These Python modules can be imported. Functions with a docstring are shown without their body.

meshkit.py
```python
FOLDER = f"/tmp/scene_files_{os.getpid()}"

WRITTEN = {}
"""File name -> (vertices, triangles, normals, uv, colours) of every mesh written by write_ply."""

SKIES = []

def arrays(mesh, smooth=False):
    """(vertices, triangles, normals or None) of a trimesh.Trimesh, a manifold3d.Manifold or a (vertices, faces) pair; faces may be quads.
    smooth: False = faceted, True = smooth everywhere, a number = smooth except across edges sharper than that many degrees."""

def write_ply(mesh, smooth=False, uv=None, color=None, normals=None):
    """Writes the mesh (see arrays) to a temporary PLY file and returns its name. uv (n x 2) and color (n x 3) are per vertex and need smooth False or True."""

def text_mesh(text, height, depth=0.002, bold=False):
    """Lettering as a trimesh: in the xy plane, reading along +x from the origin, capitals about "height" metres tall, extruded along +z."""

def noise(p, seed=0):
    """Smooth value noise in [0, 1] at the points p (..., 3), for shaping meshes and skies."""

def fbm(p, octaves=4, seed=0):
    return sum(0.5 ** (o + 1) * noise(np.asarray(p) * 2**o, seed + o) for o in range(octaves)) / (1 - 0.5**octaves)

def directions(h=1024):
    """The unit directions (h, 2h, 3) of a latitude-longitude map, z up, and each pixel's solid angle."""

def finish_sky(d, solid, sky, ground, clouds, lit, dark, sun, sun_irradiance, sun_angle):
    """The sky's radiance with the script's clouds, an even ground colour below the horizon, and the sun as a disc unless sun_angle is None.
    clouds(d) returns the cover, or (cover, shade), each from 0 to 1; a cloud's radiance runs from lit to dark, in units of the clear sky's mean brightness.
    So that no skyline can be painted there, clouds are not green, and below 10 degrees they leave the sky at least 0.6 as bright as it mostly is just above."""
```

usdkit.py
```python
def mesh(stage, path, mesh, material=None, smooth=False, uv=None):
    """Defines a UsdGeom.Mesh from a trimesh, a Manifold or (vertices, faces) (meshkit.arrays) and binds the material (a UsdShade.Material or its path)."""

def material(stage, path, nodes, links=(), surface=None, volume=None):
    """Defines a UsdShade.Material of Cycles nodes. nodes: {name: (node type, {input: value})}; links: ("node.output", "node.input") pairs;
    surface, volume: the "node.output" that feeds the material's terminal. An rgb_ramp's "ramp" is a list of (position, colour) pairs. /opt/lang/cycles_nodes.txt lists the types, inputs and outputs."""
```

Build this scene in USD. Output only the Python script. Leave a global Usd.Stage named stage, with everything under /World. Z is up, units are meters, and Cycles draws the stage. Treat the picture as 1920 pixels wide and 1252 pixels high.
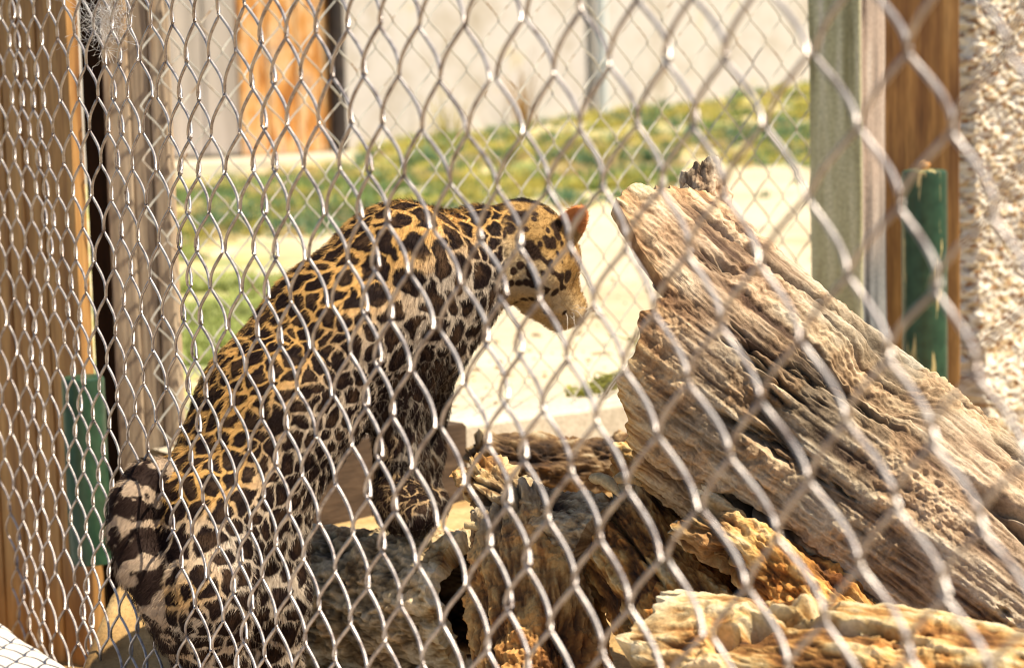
import math, random
import numpy as np, trimesh, usdkit, meshkit
from scipy.spatial import cKDTree
from scipy.sparse import coo_matrix
from pxr import Usd, UsdGeom, UsdLux, UsdShade, Sdf, Gf, Vt

random.seed(7); np.random.seed(7)
RNG = np.random.default_rng(11)
noise, fbm = meshkit.noise, meshkit.fbm
stage = Usd.Stage.CreateInMemory()
UsdGeom.SetStageUpAxis(stage, 'Z'); UsdGeom.SetStageMetersPerUnit(stage, 1.0)
UsdGeom.Xform.Define(stage, '/World'); UsdGeom.Scope.Define(stage, '/World/Looks')
T = Sdf.ValueTypeNames

# ------------------------------------------------------------------ camera, sky, sun, exposure
FPX, PITCH, ROLL = 4100.0, 0.116, 0.025            # focal length in pixels of a 1920 wide picture
EYE = np.array([0, 0, 0.52])
FW = np.array([0, math.cos(PITCH), -math.sin(PITCH)]); U0 = np.array([0, math.sin(PITCH), math.cos(PITCH)]); X0 = np.array([1.0, 0, 0])
RT = X0 * math.cos(ROLL) - U0 * math.sin(ROLL); UP = U0 * math.cos(ROLL) + X0 * math.sin(ROLL)
cam = UsdGeom.Camera.Define(stage, '/World/camera')
cam.CreateHorizontalApertureAttr(36.0); cam.CreateVerticalApertureAttr(36.0 * 667 / 1024)
cam.CreateFocalLengthAttr(36.0 * FPX / 1920)
cam.CreateFStopAttr(7.4); cam.CreateFocusDistanceAttr(2.12); cam.CreateClippingRangeAttr(Gf.Vec2f(0.05, 500))
mtx = np.eye(4); mtx[0, :3], mtx[1, :3], mtx[2, :3], mtx[3, :3] = RT, UP, -FW, EYE
cam.AddTransformOp().Set(Gf.Matrix4d(mtx.tolist()))
cam.CreateExposureAttr(0.95)

SUN = np.array([0.45, -0.14, 0.87]); SUN /= np.linalg.norm(SUN)
usdkit.material(stage, '/World/Looks/sky', {
    'sky': ('sky_texture', {'sky_type': 'single_scattering', 'sun_disc': False, 'sun_elevation': math.asin(SUN[2]), 'sun_rotation': math.atan2(SUN[0], SUN[1]), 'air_density': 1.0, 'aerosol_density': 1.5}),
    'bg': ('background_shader', {'strength': 0.068})}, [('sky.color', 'bg.color')], surface='bg.background')
dome = UsdLux.DomeLight.Define(stage, '/World/sky')
UsdShade.MaterialBindingAPI.Apply(dome.GetPrim()).Bind(UsdShade.Material.Get(stage, '/World/Looks/sky'))
dome.GetPrim().SetCustomDataByKey('kind', 'structure')
sun = UsdLux.DistantLight.Define(stage, '/World/sun')
sun.CreateIntensityAttr(1.25); sun.CreateAngleAttr(0.5); sun.CreateColorAttr(Gf.Vec3f(1.0, 0.88, 0.69)); sun.CreateNormalizeAttr(True)
zx = SUN; xx = np.cross([0, 0, 1.0], zx); xx /= np.linalg.norm(xx); yx = np.cross(zx, xx)
sm = np.eye(4); sm[0, :3], sm[1, :3], sm[2, :3] = xx, yx, zx
sun.AddTransformOp().Set(Gf.Matrix4d(sm.tolist()))

# ------------------------------------------------------------------ helpers
def at(px, py, Z):
    """A point at depth Z metres in the direction of a pixel of the photograph (1920 x 1252)."""
    return EYE + RT * ((px - 960) / FPX * Z) - UP * ((py - 626) / FPX * Z) + FW * Z
def ray(px, py): return RT * ((px - 960) / FPX) - UP * ((py - 626) / FPX) + FW
def hit(px, py, p0, n):
    d = ray(px, py); return EYE + d * (np.dot(np.asarray(p0) - EYE, n) / np.dot(d, n))
def hitz(px, py, z): return hit(px, py, [0, 0, z], [0, 0, 1.0])
def unit(v): v = np.asarray(v, float); return v / np.linalg.norm(v, axis=-1, keepdims=True)

USED = {}
def path_for(name, parent=None):
    base = str(parent.GetPath()) if parent is not None else '/World'
    k = USED.get((base, name), 0); USED[(base, name)] = k + 1
    return f'{base}/{name}' if k == 0 else f'{base}/{name}_{k:03d}'
def tag(prim, label=None, cat=None, group=None, kind=None):
    for k, v in (('label', label), ('category', cat), ('group', group), ('kind', kind)):
        if v: prim.SetCustomDataByKey(k, v)
    return prim
def thing(name, label, cat, loc=(0, 0, 0), group=None):
    x = UsdGeom.Xform.Define(stage, path_for(name)); x.AddTranslateOp().Set(Gf.Vec3d(*map(float, loc)))
    return tag(x.GetPrim(), label, cat, group)
def origin(parent):
    if parent is None: return np.zeros(3)
    return np.array(UsdGeom.XformCache().GetLocalToWorldTransform(parent).ExtractTranslation())
def obj(name, mesh, mat, parent=None, smooth=False, col=None, kind=None, label=None):
    """ONE mesh, given in world coordinates, under its parent."""
    if isinstance(mesh, trimesh.Trimesh): v, f = np.array(mesh.vertices), np.array(mesh.faces)
    else: v, f = np.asarray(mesh[0], float), np.asarray(mesh[1], int)
    v = v - origin(parent)
    m = usdkit.mesh(stage, path_for(name, parent), (v, f), mat, smooth=smooth)
    if col is not None:
        UsdGeom.PrimvarsAPI(m).CreatePrimvar('tint', T.Color3fArray, 'vertex').Set(Vt.Vec3fArray.FromNumpy(np.asarray(col, np.float32)))
    return tag(m.GetPrim(), label=label, kind=kind)
def cat_mesh(parts):
    V, F, n = [], [], 0
    for p in parts:
        v, f = (np.array(p.vertices), np.array(p.faces)) if isinstance(p, trimesh.Trimesh) else p
        V.append(v); F.append(np.asarray(f) + n); n += len(v)
    return np.vstack(V), np.vstack(F)
def grid_faces(a, b, wrap=False):
    i, j = np.meshgrid(np.arange(a - 1), np.arange(b if wrap else b - 1), indexing='ij')
    i, j = i.ravel(), j.ravel(); k = (j + 1) % b
    return np.vstack([np.stack([i * b + j, (i + 1) * b + j, (i + 1) * b + k], 1), np.stack([i * b + j, (i + 1) * b + k, i * b + k], 1)])
def tube(p, r, sides=7, caps=True):
    p = np.asarray(p, float); t = unit(np.gradient(p, axis=0))
    a = np.cross(t, np.where(np.abs(t[:, 2:]) < 0.95, [0, 0, 1.0], [1.0, 0, 0])); a = unit(a); b = np.cross(t, a)
    ang = np.arange(sides) * 2 * np.pi / sides
    v = p[:, None] + np.broadcast_to(np.asarray(r, float), (len(p),))[:, None, None] * (np.cos(ang)[None, :, None] * a[:, None] + np.sin(ang)[None, :, None] * b[:, None])
    f = grid_faces(len(p), sides, True); v = v.reshape(-1, 3)
    if caps:
        n = len(v); v = np.vstack([v, p[:1], p[-1:]]); j = np.arange(sides); k = (j + 1) % sides
        f = np.vstack([f, np.stack([np.full(sides, n), j, k], 1), np.stack([np.full(sides, n + 1), (len(p) - 1) * sides + k, (len(p) - 1) * sides + j], 1)])
    return v, f
def beam(base, ex, ey, ez, w, d, h, bevel=0.004, seg=24, rough=0.0, seed=0):
    """An upright bevelled timber or slab: base centre, axes, width, depth, height; its edges wander by ROUGH."""
    ex, ey, ez = unit(ex), unit(ey), unit(ez); b = bevel
    ring = []
    for sx, sy, o in ((-1, -1, 0), (1, -1, 1), (1, 1, 2), (-1, 1, 3)):
        c = np.array([sx * (w / 2 - b), sy * (d / 2 - b)])
        a0 = {0: 180, 1: 270, 2: 0, 3: 90}[o]
        for q in (0, 45, 90): ring.append(c + b * np.array([math.cos(math.radians(a0 + q)), math.sin(math.radians(a0 + q))]))
        nx = {0: (1, -1), 1: (1, 1), 2: (-1, 1), 3: (-1, -1)}[o]
        e = np.array(nx) * np.array([w / 2 - b, d / 2 - b])
        for s in (0.25, 0.5, 0.75):
            ring.append(ring[-1] if False else (c + b * np.array([math.cos(math.radians(a0 + 90)), math.sin(math.radians(a0 + 90))])) * (1 - s) + (e + b * np.array([math.cos(math.radians(a0 + 90)), math.sin(math.radians(a0 + 90))])) * s)
    ring = np.array(ring); n = len(ring); hs = np.linspace(0, h, seg)
    hs = np.concatenate([[0], hs[1:-1], [h - b, h]]) ; sc = np.ones(len(hs)); sc[-1] = 1 - 2 * b / max(w, d)
    v = np.array(base)[None, None] + ring[None, :, :1] * sc[:, None, None] * ex + ring[None, :, 1:] * sc[:, None, None] * ey + hs[:, None, None] * ez
    if rough:
        q = np.stack(np.broadcast_arrays(ring[None, :, 0] * 40, ring[None, :, 1] * 40, hs[:, None] * 9), -1)
        off = (fbm(q + seed * 7.3, 3, seed) - 0.5) * 2 * rough
        out = unit(ring[None, :, :1] * ex + ring[None, :, 1:] * ey)
        v = v + out * off[..., None]
    m = len(hs); v = v.reshape(-1, 3); f = grid_faces(m, n, True)[:, ::-1]
    c0, c1 = len(v), len(v) + 1; v = np.vstack([v, [np.array(base)], [np.array(base) + h * ez]]); j = np.arange(n); k = (j + 1) % n
    return v, np.vstack([f, np.stack([np.full(n, c0), k, j], 1), np.stack([np.full(n, c1), (m - 1) * n + j, (m - 1) * n + k], 1)])
def box(lo, hi): return trimesh.creation.box(bounds=[np.minimum(lo, hi), np.maximum(lo, hi)])
def lerp(a, b, t): return np.asarray(a) * (1 - t) + np.asarray(b) * t
def sstep(a, b, x): t = np.clip((x - a) / (b - a), 0, 1); return t * t * (3 - 2 * t)
def ramp_col(t, stops):
    xs = [s[0] for s in stops]; return np.stack([np.interp(t, xs, [s[1][k] for s in stops]) for k in range(3)], -1)

# ------------------------------------------------------------------ materials
def mat_noise(name, stops, scale=(1, 1, 1), ns=8.0, detail=6.0, rough=0.6, roughness=0.8, bump=0.3, bdist=0.004, spec=0.3, metallic=0.0, fine=None):
    nodes = {'g': ('geometry', {}), 'm': ('mapping', {'scale': scale}), 'n': ('noise_texture', {'scale': ns, 'detail': detail, 'roughness': rough}),
             'r': ('rgb_ramp', {'ramp': stops}), 'b': ('bump', {'strength': bump, 'distance': bdist}),
             'p': ('principled_bsdf', {'roughness': roughness, 'specular_ior_level': spec, 'metallic': metallic})}
    links = [('g.position', 'm.vector'), ('m.vector', 'n.vector'), ('n.fac', 'r.fac'), ('n.fac', 'b.height'), ('b.normal', 'p.normal')]
    if fine:
        nodes |= {'n2': ('noise_texture', {'scale': fine[0], 'detail': 4.0, 'roughness': 0.65}), 'r2': ('rgb_ramp', {'ramp': fine[1]}), 'x': ('mix_color', {'blend_type': 'multiply', 'fac': 1.0})}
        links += [('m.vector', 'n2.vector'), ('n2.fac', 'r2.fac'), ('r.color', 'x.a'), ('r2.color', 'x.b'), ('x.result', 'p.base_color')]
    else: links.append(('r.color', 'p.base_color'))
    return usdkit.material(stage, '/World/Looks/' + name, nodes, links, surface='p.BSDF')
def mat_tint(name, ns=300.0, lo=0.7, hi=1.2, roughness=0.85, bump=0.4, bdist=0.002, spec=0.25, scale=(1, 1, 1), sheen=0.0):
    """Colour from the mesh's own attribute, with fine grain multiplied in."""
    nodes = {'a': ('attribute', {'attribute': 'tint'}), 'g': ('geometry', {}), 'm': ('mapping', {'scale': scale}), 'n': ('noise_texture', {'scale': ns, 'detail': 5.0, 'roughness': 0.65}),
             'r': ('rgb_ramp', {'ramp': [(0.25, (lo,) * 3), (0.75, (hi,) * 3)]}), 'x': ('mix_color', {'blend_type': 'multiply', 'fac': 1.0, 'use_clamp': False}),
             'b': ('bump', {'strength': bump, 'distance': bdist}), 'p': ('principled_bsdf', {'roughness': roughness, 'specular_ior_level': spec, 'sheen_weight': sheen})}
    return usdkit.material(stage, '/World/Looks/' + name, nodes, [('g.position', 'm.vector'), ('m.vector', 'n.vector'), ('n.fac', 'r.fac'), ('a.color', 'x.a'), ('r.color', 'x.b'), ('x.result', 'p.base_color'), ('n.fac', 'b.height'), ('b.normal', 'p.normal')], surface='p.BSDF')
def mat_leaf(name, col, trans=0.4):
    nodes = {'o': ('geometry', {}), 'n': ('noise_texture', {'scale': 3.0, 'detail': 3.0}), 'r': ('rgb_ramp', {'ramp': [(0.3, tuple(c * 0.65 for c in col)), (0.7, tuple(min(1, c * 1.3) for c in col))]}),
             'd': ('principled_bsdf', {'roughness': 0.6, 'specular_ior_level': 0.3}), 't': ('translucent_bsdf', {}), 'x': ('mix_closure', {'fac': trans})}
    return usdkit.material(stage, '/World/Looks/' + name, nodes, [('o.position', 'n.vector'), ('n.fac', 'r.fac'), ('r.color', 'd.base_color'), ('r.color', 't.color'), ('d.BSDF', 'x.closure1'), ('t.BSDF', 'x.closure2')], surface='x.closure')

M = {}
M['wire'] = mat_noise('galvanised_wire', [(0.28, (0.13, 0.085, 0.06)), (0.40, (0.25, 0.215, 0.205)), (0.52, (0.42, 0.385, 0.37)), (0.8, (0.60, 0.555, 0.50))], ns=75.0, detail=8.0, rough=0.7, roughness=0.38, bump=0.5, bdist=0.0007, spec=0.5, metallic=0.68)
M['thin_wire'] = mat_noise('thin_galvanised_wire', [(0.3, (0.42, 0.41, 0.36)), (0.55, (0.60, 0.58, 0.50)), (0.66, (0.33, 0.20, 0.10)), (0.72, (0.6, 0.58, 0.5))], ns=25.0, roughness=0.45, bump=0.1, bdist=0.0006, spec=0.5, metallic=0.4)
M['ground'] = mat_tint('ground_surface', ns=28.0, lo=0.82, hi=1.12, bump=0.5, bdist=0.006)
M['kerb'] = mat_noise('pale_concrete', [(0.3, (0.40, 0.35, 0.27)), (0.5, (0.56, 0.50, 0.40)), (0.75, (0.64, 0.58, 0.48))], ns=9.0, bump=0.5, bdist=0.004, fine=(180.0, [(0.3, (0.75, 0.74, 0.7)), (0.6, (1.05, 1.05, 1.05))]))
M['footing'] = mat_noise('white_footing', [(0.3, (0.55, 0.50, 0.44)), (0.7, (0.74, 0.69, 0.62))], ns=14.0, bump=0.6, bdist=0.003, fine=(120.0, [(0.3, (0.8, 0.8, 0.8)), (0.6, (1.05, 1.05, 1.05))]))
M['soil'] = mat_tint('enclosure_soil', ns=160.0, lo=0.65, hi=1.2, bump=0.7, bdist=0.004)
M['brown_plank'] = mat_noise('brown_stained_plank', [(0.26, (0.10, 0.042, 0.014)), (0.42, (0.28, 0.135, 0.042)), (0.6, (0.44, 0.24, 0.08)), (0.8, (0.52, 0.32, 0.13))], scale=(34, 34, 2.2), ns=1.6, detail=7.0, rough=0.62, roughness=0.6, bump=0.5, bdist=0.003, fine=(9.0, [(0.3, (0.7, 0.68, 0.66)), (0.6, (1.08, 1.08, 1.08))]))
M['brown_board'] = mat_noise('brown_board_wood', [(0.25, (0.06, 0.026, 0.010)), (0.42, (0.165, 0.078, 0.026)), (0.6, (0.29, 0.155, 0.05)), (0.8, (0.38, 0.23, 0.09))], scale=(40, 40, 3.0), ns=1.3, detail=7.0, rough=0.62, roughness=0.65, bump=0.5, bdist=0.003, fine=(7.0, [(0.3, (0.7, 0.68, 0.66)), (0.6, (1.08, 1.08, 1.08))]))
M['shade_strip_dark'] = mat_noise('shade_strip_dark', [(0.3, (0.012, 0.007, 0.005)), (0.7, (0.045, 0.024, 0.016))], scale=(40, 40, 3), ns=1.5, roughness=0.7, bump=0.4, bdist=0.002)  # near-black tone of the added strip, shade put into its colour
M['grey_timber'] = mat_noise('grey_weathered_timber', [(0.25, (0.12, 0.085, 0.055)), (0.42, (0.32, 0.24, 0.165)), (0.58, (0.46, 0.36, 0.25)), (0.68, (0.50, 0.33, 0.19)), (0.85, (0.54, 0.44, 0.33))], scale=(36, 36, 2.0), ns=1.2, detail=7.0, rough=0.6, roughness=0.8, bump=0.7, bdist=0.004, fine=(8.0, [(0.3, (0.62, 0.62, 0.62)), (0.6, (1.1, 1.1, 1.1))]))
M['tint_wood'] = mat_tint('weathered_log_wood', ns=230.0, lo=0.62, hi=1.25, bump=0.55, bdist=0.0025)
M['stucco'] = mat_tint('roughcast_render', ns=140.0, lo=0.75, hi=1.15, bump=0.5, bdist=0.003)
M['far_wall'] = mat_noise('far_plaster', [(0.25, (0.27, 0.225, 0.17)), (0.38, (0.42, 0.375, 0.33)), (0.5, (0.50, 0.465, 0.445)), (0.58, (0.51, 0.475, 0.46)), (0.64, (0.50, 0.44, 0.34)), (0.75, (0.58, 0.53, 0.48))], ns=2.6, detail=8.0, rough=0.7, bump=0.4, bdist=0.01)
M['orange_wood'] = mat_noise('orange_weathered_wood', [(0.3, (0.12, 0.042, 0.012)), (0.42, (0.36, 0.14, 0.028)), (0.49, (0.52, 0.25, 0.07)), (0.54, (0.55, 0.40, 0.24)), (0.59, (0.42, 0.19, 0.06)), (0.64, (0.36, 0.29, 0.24)), (0.72, (0.58, 0.46, 0.32))], scale=(9, 9, 2.2), ns=1.6, detail=7.0, rough=0.7, roughness=0.7, bump=0.3)
M['grey_board'] = mat_noise('far_grey_board', [(0.3, (0.22, 0.19, 0.165)), (0.55, (0.34, 0.30, 0.275)), (0.75, (0.42, 0.36, 0.31))], scale=(8, 8, 1.0), ns=1.5, detail=6.0, roughness=0.8, bump=0.3)
M['dark_iron'] = mat_noise('dark_iron', [(0.3, (0.012, 0.010, 0.010)), (0.7, (0.05, 0.035, 0.03))], ns=12.0, roughness=0.6)
M['pipe'] = mat_noise('blue_grey_pipe_paint', [(0.3, (0.46, 0.49, 0.50)), (0.7, (0.56, 0.59, 0.60))], ns=6.0, roughness=0.5)
M['claw'] = mat_noise('terracotta', [(0.3, (0.34, 0.11, 0.03)), (0.7, (0.5, 0.2, 0.07))], ns=18.0, roughness=0.8)
M['cobweb'] = mat_noise('cobweb_silk', [(0.3, (0.6, 0.58, 0.55)), (0.7, (0.8, 0.78, 0.75))], ns=40.0, roughness=0.6)

# ------------------------------------------------------------------ the setting: ground, enclosure floor, kerbs
W0, W1 = at(340, 324, 10.5), at(1520, 150, 14.0)                   # foot of the far wall
WD = unit((W1 - W0) * [1, 1, 0]); WN = np.array([WD[1], -WD[0], 0])  # along the wall, and out of it towards the camera
K0, K1 = hitz(830, 800, 0.03), hitz(1160, 757, 0.03)               # front top edge of the kerb under the rear fence
KD = unit((K1 - K0) * [1, 1, 0]); KN = np.array([-KD[1], KD[0], 0])  # along, and away from the camera
def wall_y(x): return W0[1] + (x - W0[0]) * WD[1] / WD[0]
def ground_z(x, y):
    top = 0.11 + 0.096 * (np.clip(x, -6, 6) - W0[0])
    r = np.clip((y - 6.3) / np.maximum(wall_y(x) - 6.3, 0.5), 0, 1.15)
    return r ** 1.25 * top
def beyond(x, y):  # metres beyond the kerb's front edge
    return (x - K0[0]) * KN[0] + (y - K0[1]) * KN[1]
LB = np.array([hitz(*p, 0.0)[:2] for p in ((250, 490), (340, 485), (620, 470), (900, 440), (1150, 425), (1300, 385))] + [[6.0, 13.0]])
def grass_mask(x, y):
    g = sstep(-0.5, 0.7, y - np.interp(x, LB[:, 0], LB[:, 1]) + 1.1 * (fbm(np.stack([x * 2.1, y * 1.0, 0 * x], -1), 3, 5) - 0.5) * 2)
    left = sstep(0.15, -0.15, x + 0.13 * y - 0.18 + 0.3 * (noise(np.stack([x * 5, y * 3, 0 * x], -1), 9) - 0.5)) * sstep(3.1, 3.5, y) * sstep(7.6, 6.8, y)
    return np.maximum(g, 0.85 * left)
def make_ground():
    a = np.concatenate([np.linspace(-60, -6, 8)[:-1], np.linspace(-6, 6, 260), np.linspace(6, 60, 8)[1:]])
    b = np.concatenate([[0], np.geomspace(0.02, 13, 300), np.linspace(16, 90, 10)])
    A, B = np.meshgrid(a, b, indexing='ij')
    base = K0 + KN * 0.10
    x = base[0] + KD[0] * A + KN[0] * B; y = base[1] + KD[1] * A + KN[1] * B
    y = np.where(x < -0.45, np.maximum(y, 3.10), y)
    z = ground_z(x, y) + 0.03 * (fbm(np.stack([x * 1.3, y * 1.3, 0 * x], -1), 4, 2) - 0.5) * sstep(3.5, 6, y)
    v = np.stack([x, y, z], -1); p = np.stack([x, y, 0 * x], -1)
    n1, n2, n3 = fbm(p * 1.7, 4, 21), fbm(p * 5.0, 4, 33), fbm(p * [9, 6, 1], 3, 41)
    cream = ramp_col(n1 * 0.5 + n2 * 0.5, [(0.3, (0.42, 0.34, 0.22)), (0.5, (0.54, 0.46, 0.32)), (0.7, (0.58, 0.51, 0.37))])
    turf = ramp_col(n3, [(0.25, (0.14, 0.20, 0.08)), (0.40, (0.26, 0.28, 0.08)), (0.52, (0.42, 0.37, 0.10)), (0.62, (0.50, 0.41, 0.22)), (0.75, (0.58, 0.51, 0.36))])
    g = grass_mask(x, y)[..., None] * (0.35 + 0.65 * sstep(0.28, 0.5, n2))[..., None]
    col = cream * (1 - g) + turf * g
    obj('ground', (v.reshape(-1, 3), grid_faces(*A.shape)), M['ground'], smooth=True, col=col.reshape(-1, 3), kind='structure')
make_ground()

FLOOR = -0.26
def floor_z(x, y):
    e = x + 0.02 * (noise(np.stack([y * 12, x * 0, x * 0], -1), 3) - 0.5)
    m = sstep(-0.535, -0.475, e) * sstep(0.75, 0.25, x) * sstep(1.75, 2.15, y) * sstep(3.5, 3.1, y)
    return FLOOR + m * (0.135 + 0.075 * sstep(2.3, 2.65, y))
def make_floor():
    A, B = np.meshgrid(np.linspace(-1.4, 1.8, 300), np.linspace(0.0, 3.9, 320), indexing='ij'); x, y = A, B
    p = np.stack([x, y, 0 * x], -1); n1, n2 = fbm(p * 6, 4, 3), fbm(p * 26, 4, 4)
    z = floor_z(x, y) + 0.016 * (n1 - 0.5) + 0.010 * (n2 - 0.5)
    col = ramp_col(n1 * 0.6 + n2 * 0.4, [(0.3, (0.24, 0.14, 0.05)), (0.5, (0.42, 0.27, 0.11)), (0.68, (0.52, 0.37, 0.18))])
    obj('enclosure_floor', (np.stack([x, y, z], -1).reshape(-1, 3), grid_faces(*A.shape)), M['soil'], smooth=True, col=col.reshape(-1, 3), kind='structure')
make_floor()

def strip(p0, along, across, L0, L1, w, z0, z1, bev=0.008, rough=0.003, seed=0, n=160):
    """A kerb: a bevelled bar from L0 to L1 along ALONG, W wide towards ACROSS, between z0 and z1."""
    prof = [(0, z0), (0, z1 - bev), (bev * 0.3, z1 - bev * 0.3), (bev, z1), (w * 0.35, z1), (w * 0.65, z1), (w - bev, z1), (w - bev * 0.3, z1 - bev * 0.3), (w, z1 - bev), (w, z0)]
    t = np.linspace(L0, L1, n); pr = np.array(prof)
    v = np.array(p0)[None, None] * [1, 1, 0] + t[:, None, None] * along + pr[None, :, :1] * across + pr[None, :, 1:] * np.array([0, 0, 1.0])
    o = (fbm(v * 22, 3, seed) - 0.5)[..., None] * 2 * rough
    v = v + o * (np.array([0, 0, 1.0]) - across * 0.7)
    return v.reshape(-1, 3), grid_faces(n, len(prof))[:, ::-1]
k = obj('kerb', strip(K0, KD, KN, -0.40, 1.2, 0.12, FLOOR - 0.06, 0.03, seed=3), M['kerb'], smooth=35)
tag(k, 'pale concrete kerb with shaded front face under the rear wire fence', 'kerb')

# ------------------------------------------------------------------ the far side: wall, door, boards, pipe, plinth
UZ = np.array([0, 0, 1.0])
def onwall(px, off=0.0):
    """Foot of the far wall under a pixel column, OFF metres in front of it."""
    q = hit(px, 300, W0 + WN * off, WN); return np.array([q[0], q[1], ground_z(q[0], q[1])])
def wall_z(px, py, off=0.0): return hit(px, py, W0 + WN * off, WN)[2]
def wallbox(px0, px1, off0, off1, z0, z1):
    a, b = onwall(px0), onwall(px1); L = np.linalg.norm((b - a)[:2])
    c = (a + b) / 2; c[2] = z0
    return beam(c + WN * (off0 + off1) / 2, WD, WN, UZ, L, off1 - off0, z1 - z0, bevel=0.01, seg=6)
wa = at(340, 300, 10.5) - WD * 3.5
w = obj('plaster_wall', beam(wa + WD * 5 - WN * 0.15 - UZ * 0.6, WD, WN, UZ, 11.0, 0.30, 3.4, bevel=0.02, seg=30), M['far_wall'])
tag(w, 'long mottled grey beige plaster wall rising behind the grass', 'wall')
door = thing('plank_door', 'orange brown weathered plank door in the far wall', 'door', onwall(530))
for a, b in ((442, 492), (494, 545), (547, 590), (592, 622)):
    obj('plank', wallbox(a, b, 0.02, 0.06 + 0.01 * RNG.random(), wall_z(530, 288, 0.05), 2.3), M['orange_wood'], door)
bd = thing('grey_board_screen', 'grey weathered board screen left of the orange door', 'screen', onwall(380))
for a, b in ((180, 250), (252, 318), (320, 376), (378, 440)):
    obj('board', wallbox(a, b, 0.02, 0.05 + 0.015 * RNG.random(), wall_z(400, 290, 0.05), 2.3), M['grey_board'], bd)
pl = obj('plinth', wallbox(180, 655, 0.07, 0.45, -0.1, wall_z(480, 296, 0.25)), M['kerb'])
tag(pl, 'low pale concrete plinth step below the orange door', 'plinth')
pp = obj('iron_post', tube([onwall(638, 0.09) - UZ * 0.05, onwall(638, 0.09) + UZ * 1.0, onwall(638, 0.09) + UZ * 2.4], 0.042, 12), M['dark_iron'], smooth=40)
tag(pp, 'dark iron post beside the right edge of the orange door', 'post')
q = onwall(1133, 0.06)
pp = thing('drainpipe', 'pale blue grey drainpipe on the far plaster wall', 'pipe', q)
obj('pipe', tube([q - UZ * 0.05, q + UZ * 1.0, q + UZ * 2.4], 0.034, 14), M['pipe'], pp, smooth=40)
obj('bracket', tube([q + UZ * 0.28, q + UZ * 0.31], 0.044, 14), M['pipe'], pp, smooth=40)

# ------------------------------------------------------------------ grass (nobody could count it)
def tuft(n, h, spread, seed, wd=0.0035):
    r = np.random.default_rng(seed); V, F = [], []
    for i in range(n):
        a, rad = r.random() * 6.283, spread * r.random() ** 0.7
        b = np.array([math.cos(a), math.sin(a), 0]) * rad; d = np.array([math.cos(a + r.normal() * 0.6), math.sin(a + r.normal() * 0.6), 0])
        hh = h * (0.45 + 0.55 * r.random()); lean = hh * (0.15 + 0.6 * r.random()); side = np.array([-d[1], d[0], 0]) * wd * (0.6 + 0.8 * r.random())
        k = len(V) * 7; pts = []
        for t in (0, 0.4, 0.75):
            c = b + d * lean * t * t + UZ * hh * t * (1 - 0.18 * t); pts += [c - side * (1 - 0.6 * t), c + side * (1 - 0.6 * t)]
        pts.append(b + d * lean + UZ * hh * 0.82)
        V.append(pts); F += [[k, k + 1, k + 3], [k, k + 3, k + 2], [k + 2, k + 3, k + 5], [k + 2, k + 5, k + 4], [k + 4, k + 5, k + 6]]
    return np.array(V).reshape(-1, 3), np.array(F)
GL = {'green_grass': (0.17, 0.25, 0.085), 'yellow_grass': (0.44, 0.40, 0.10), 'straw_grass': (0.52, 0.42, 0.20), 'blue_green_grass': (0.13, 0.22, 0.12)}
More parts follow.
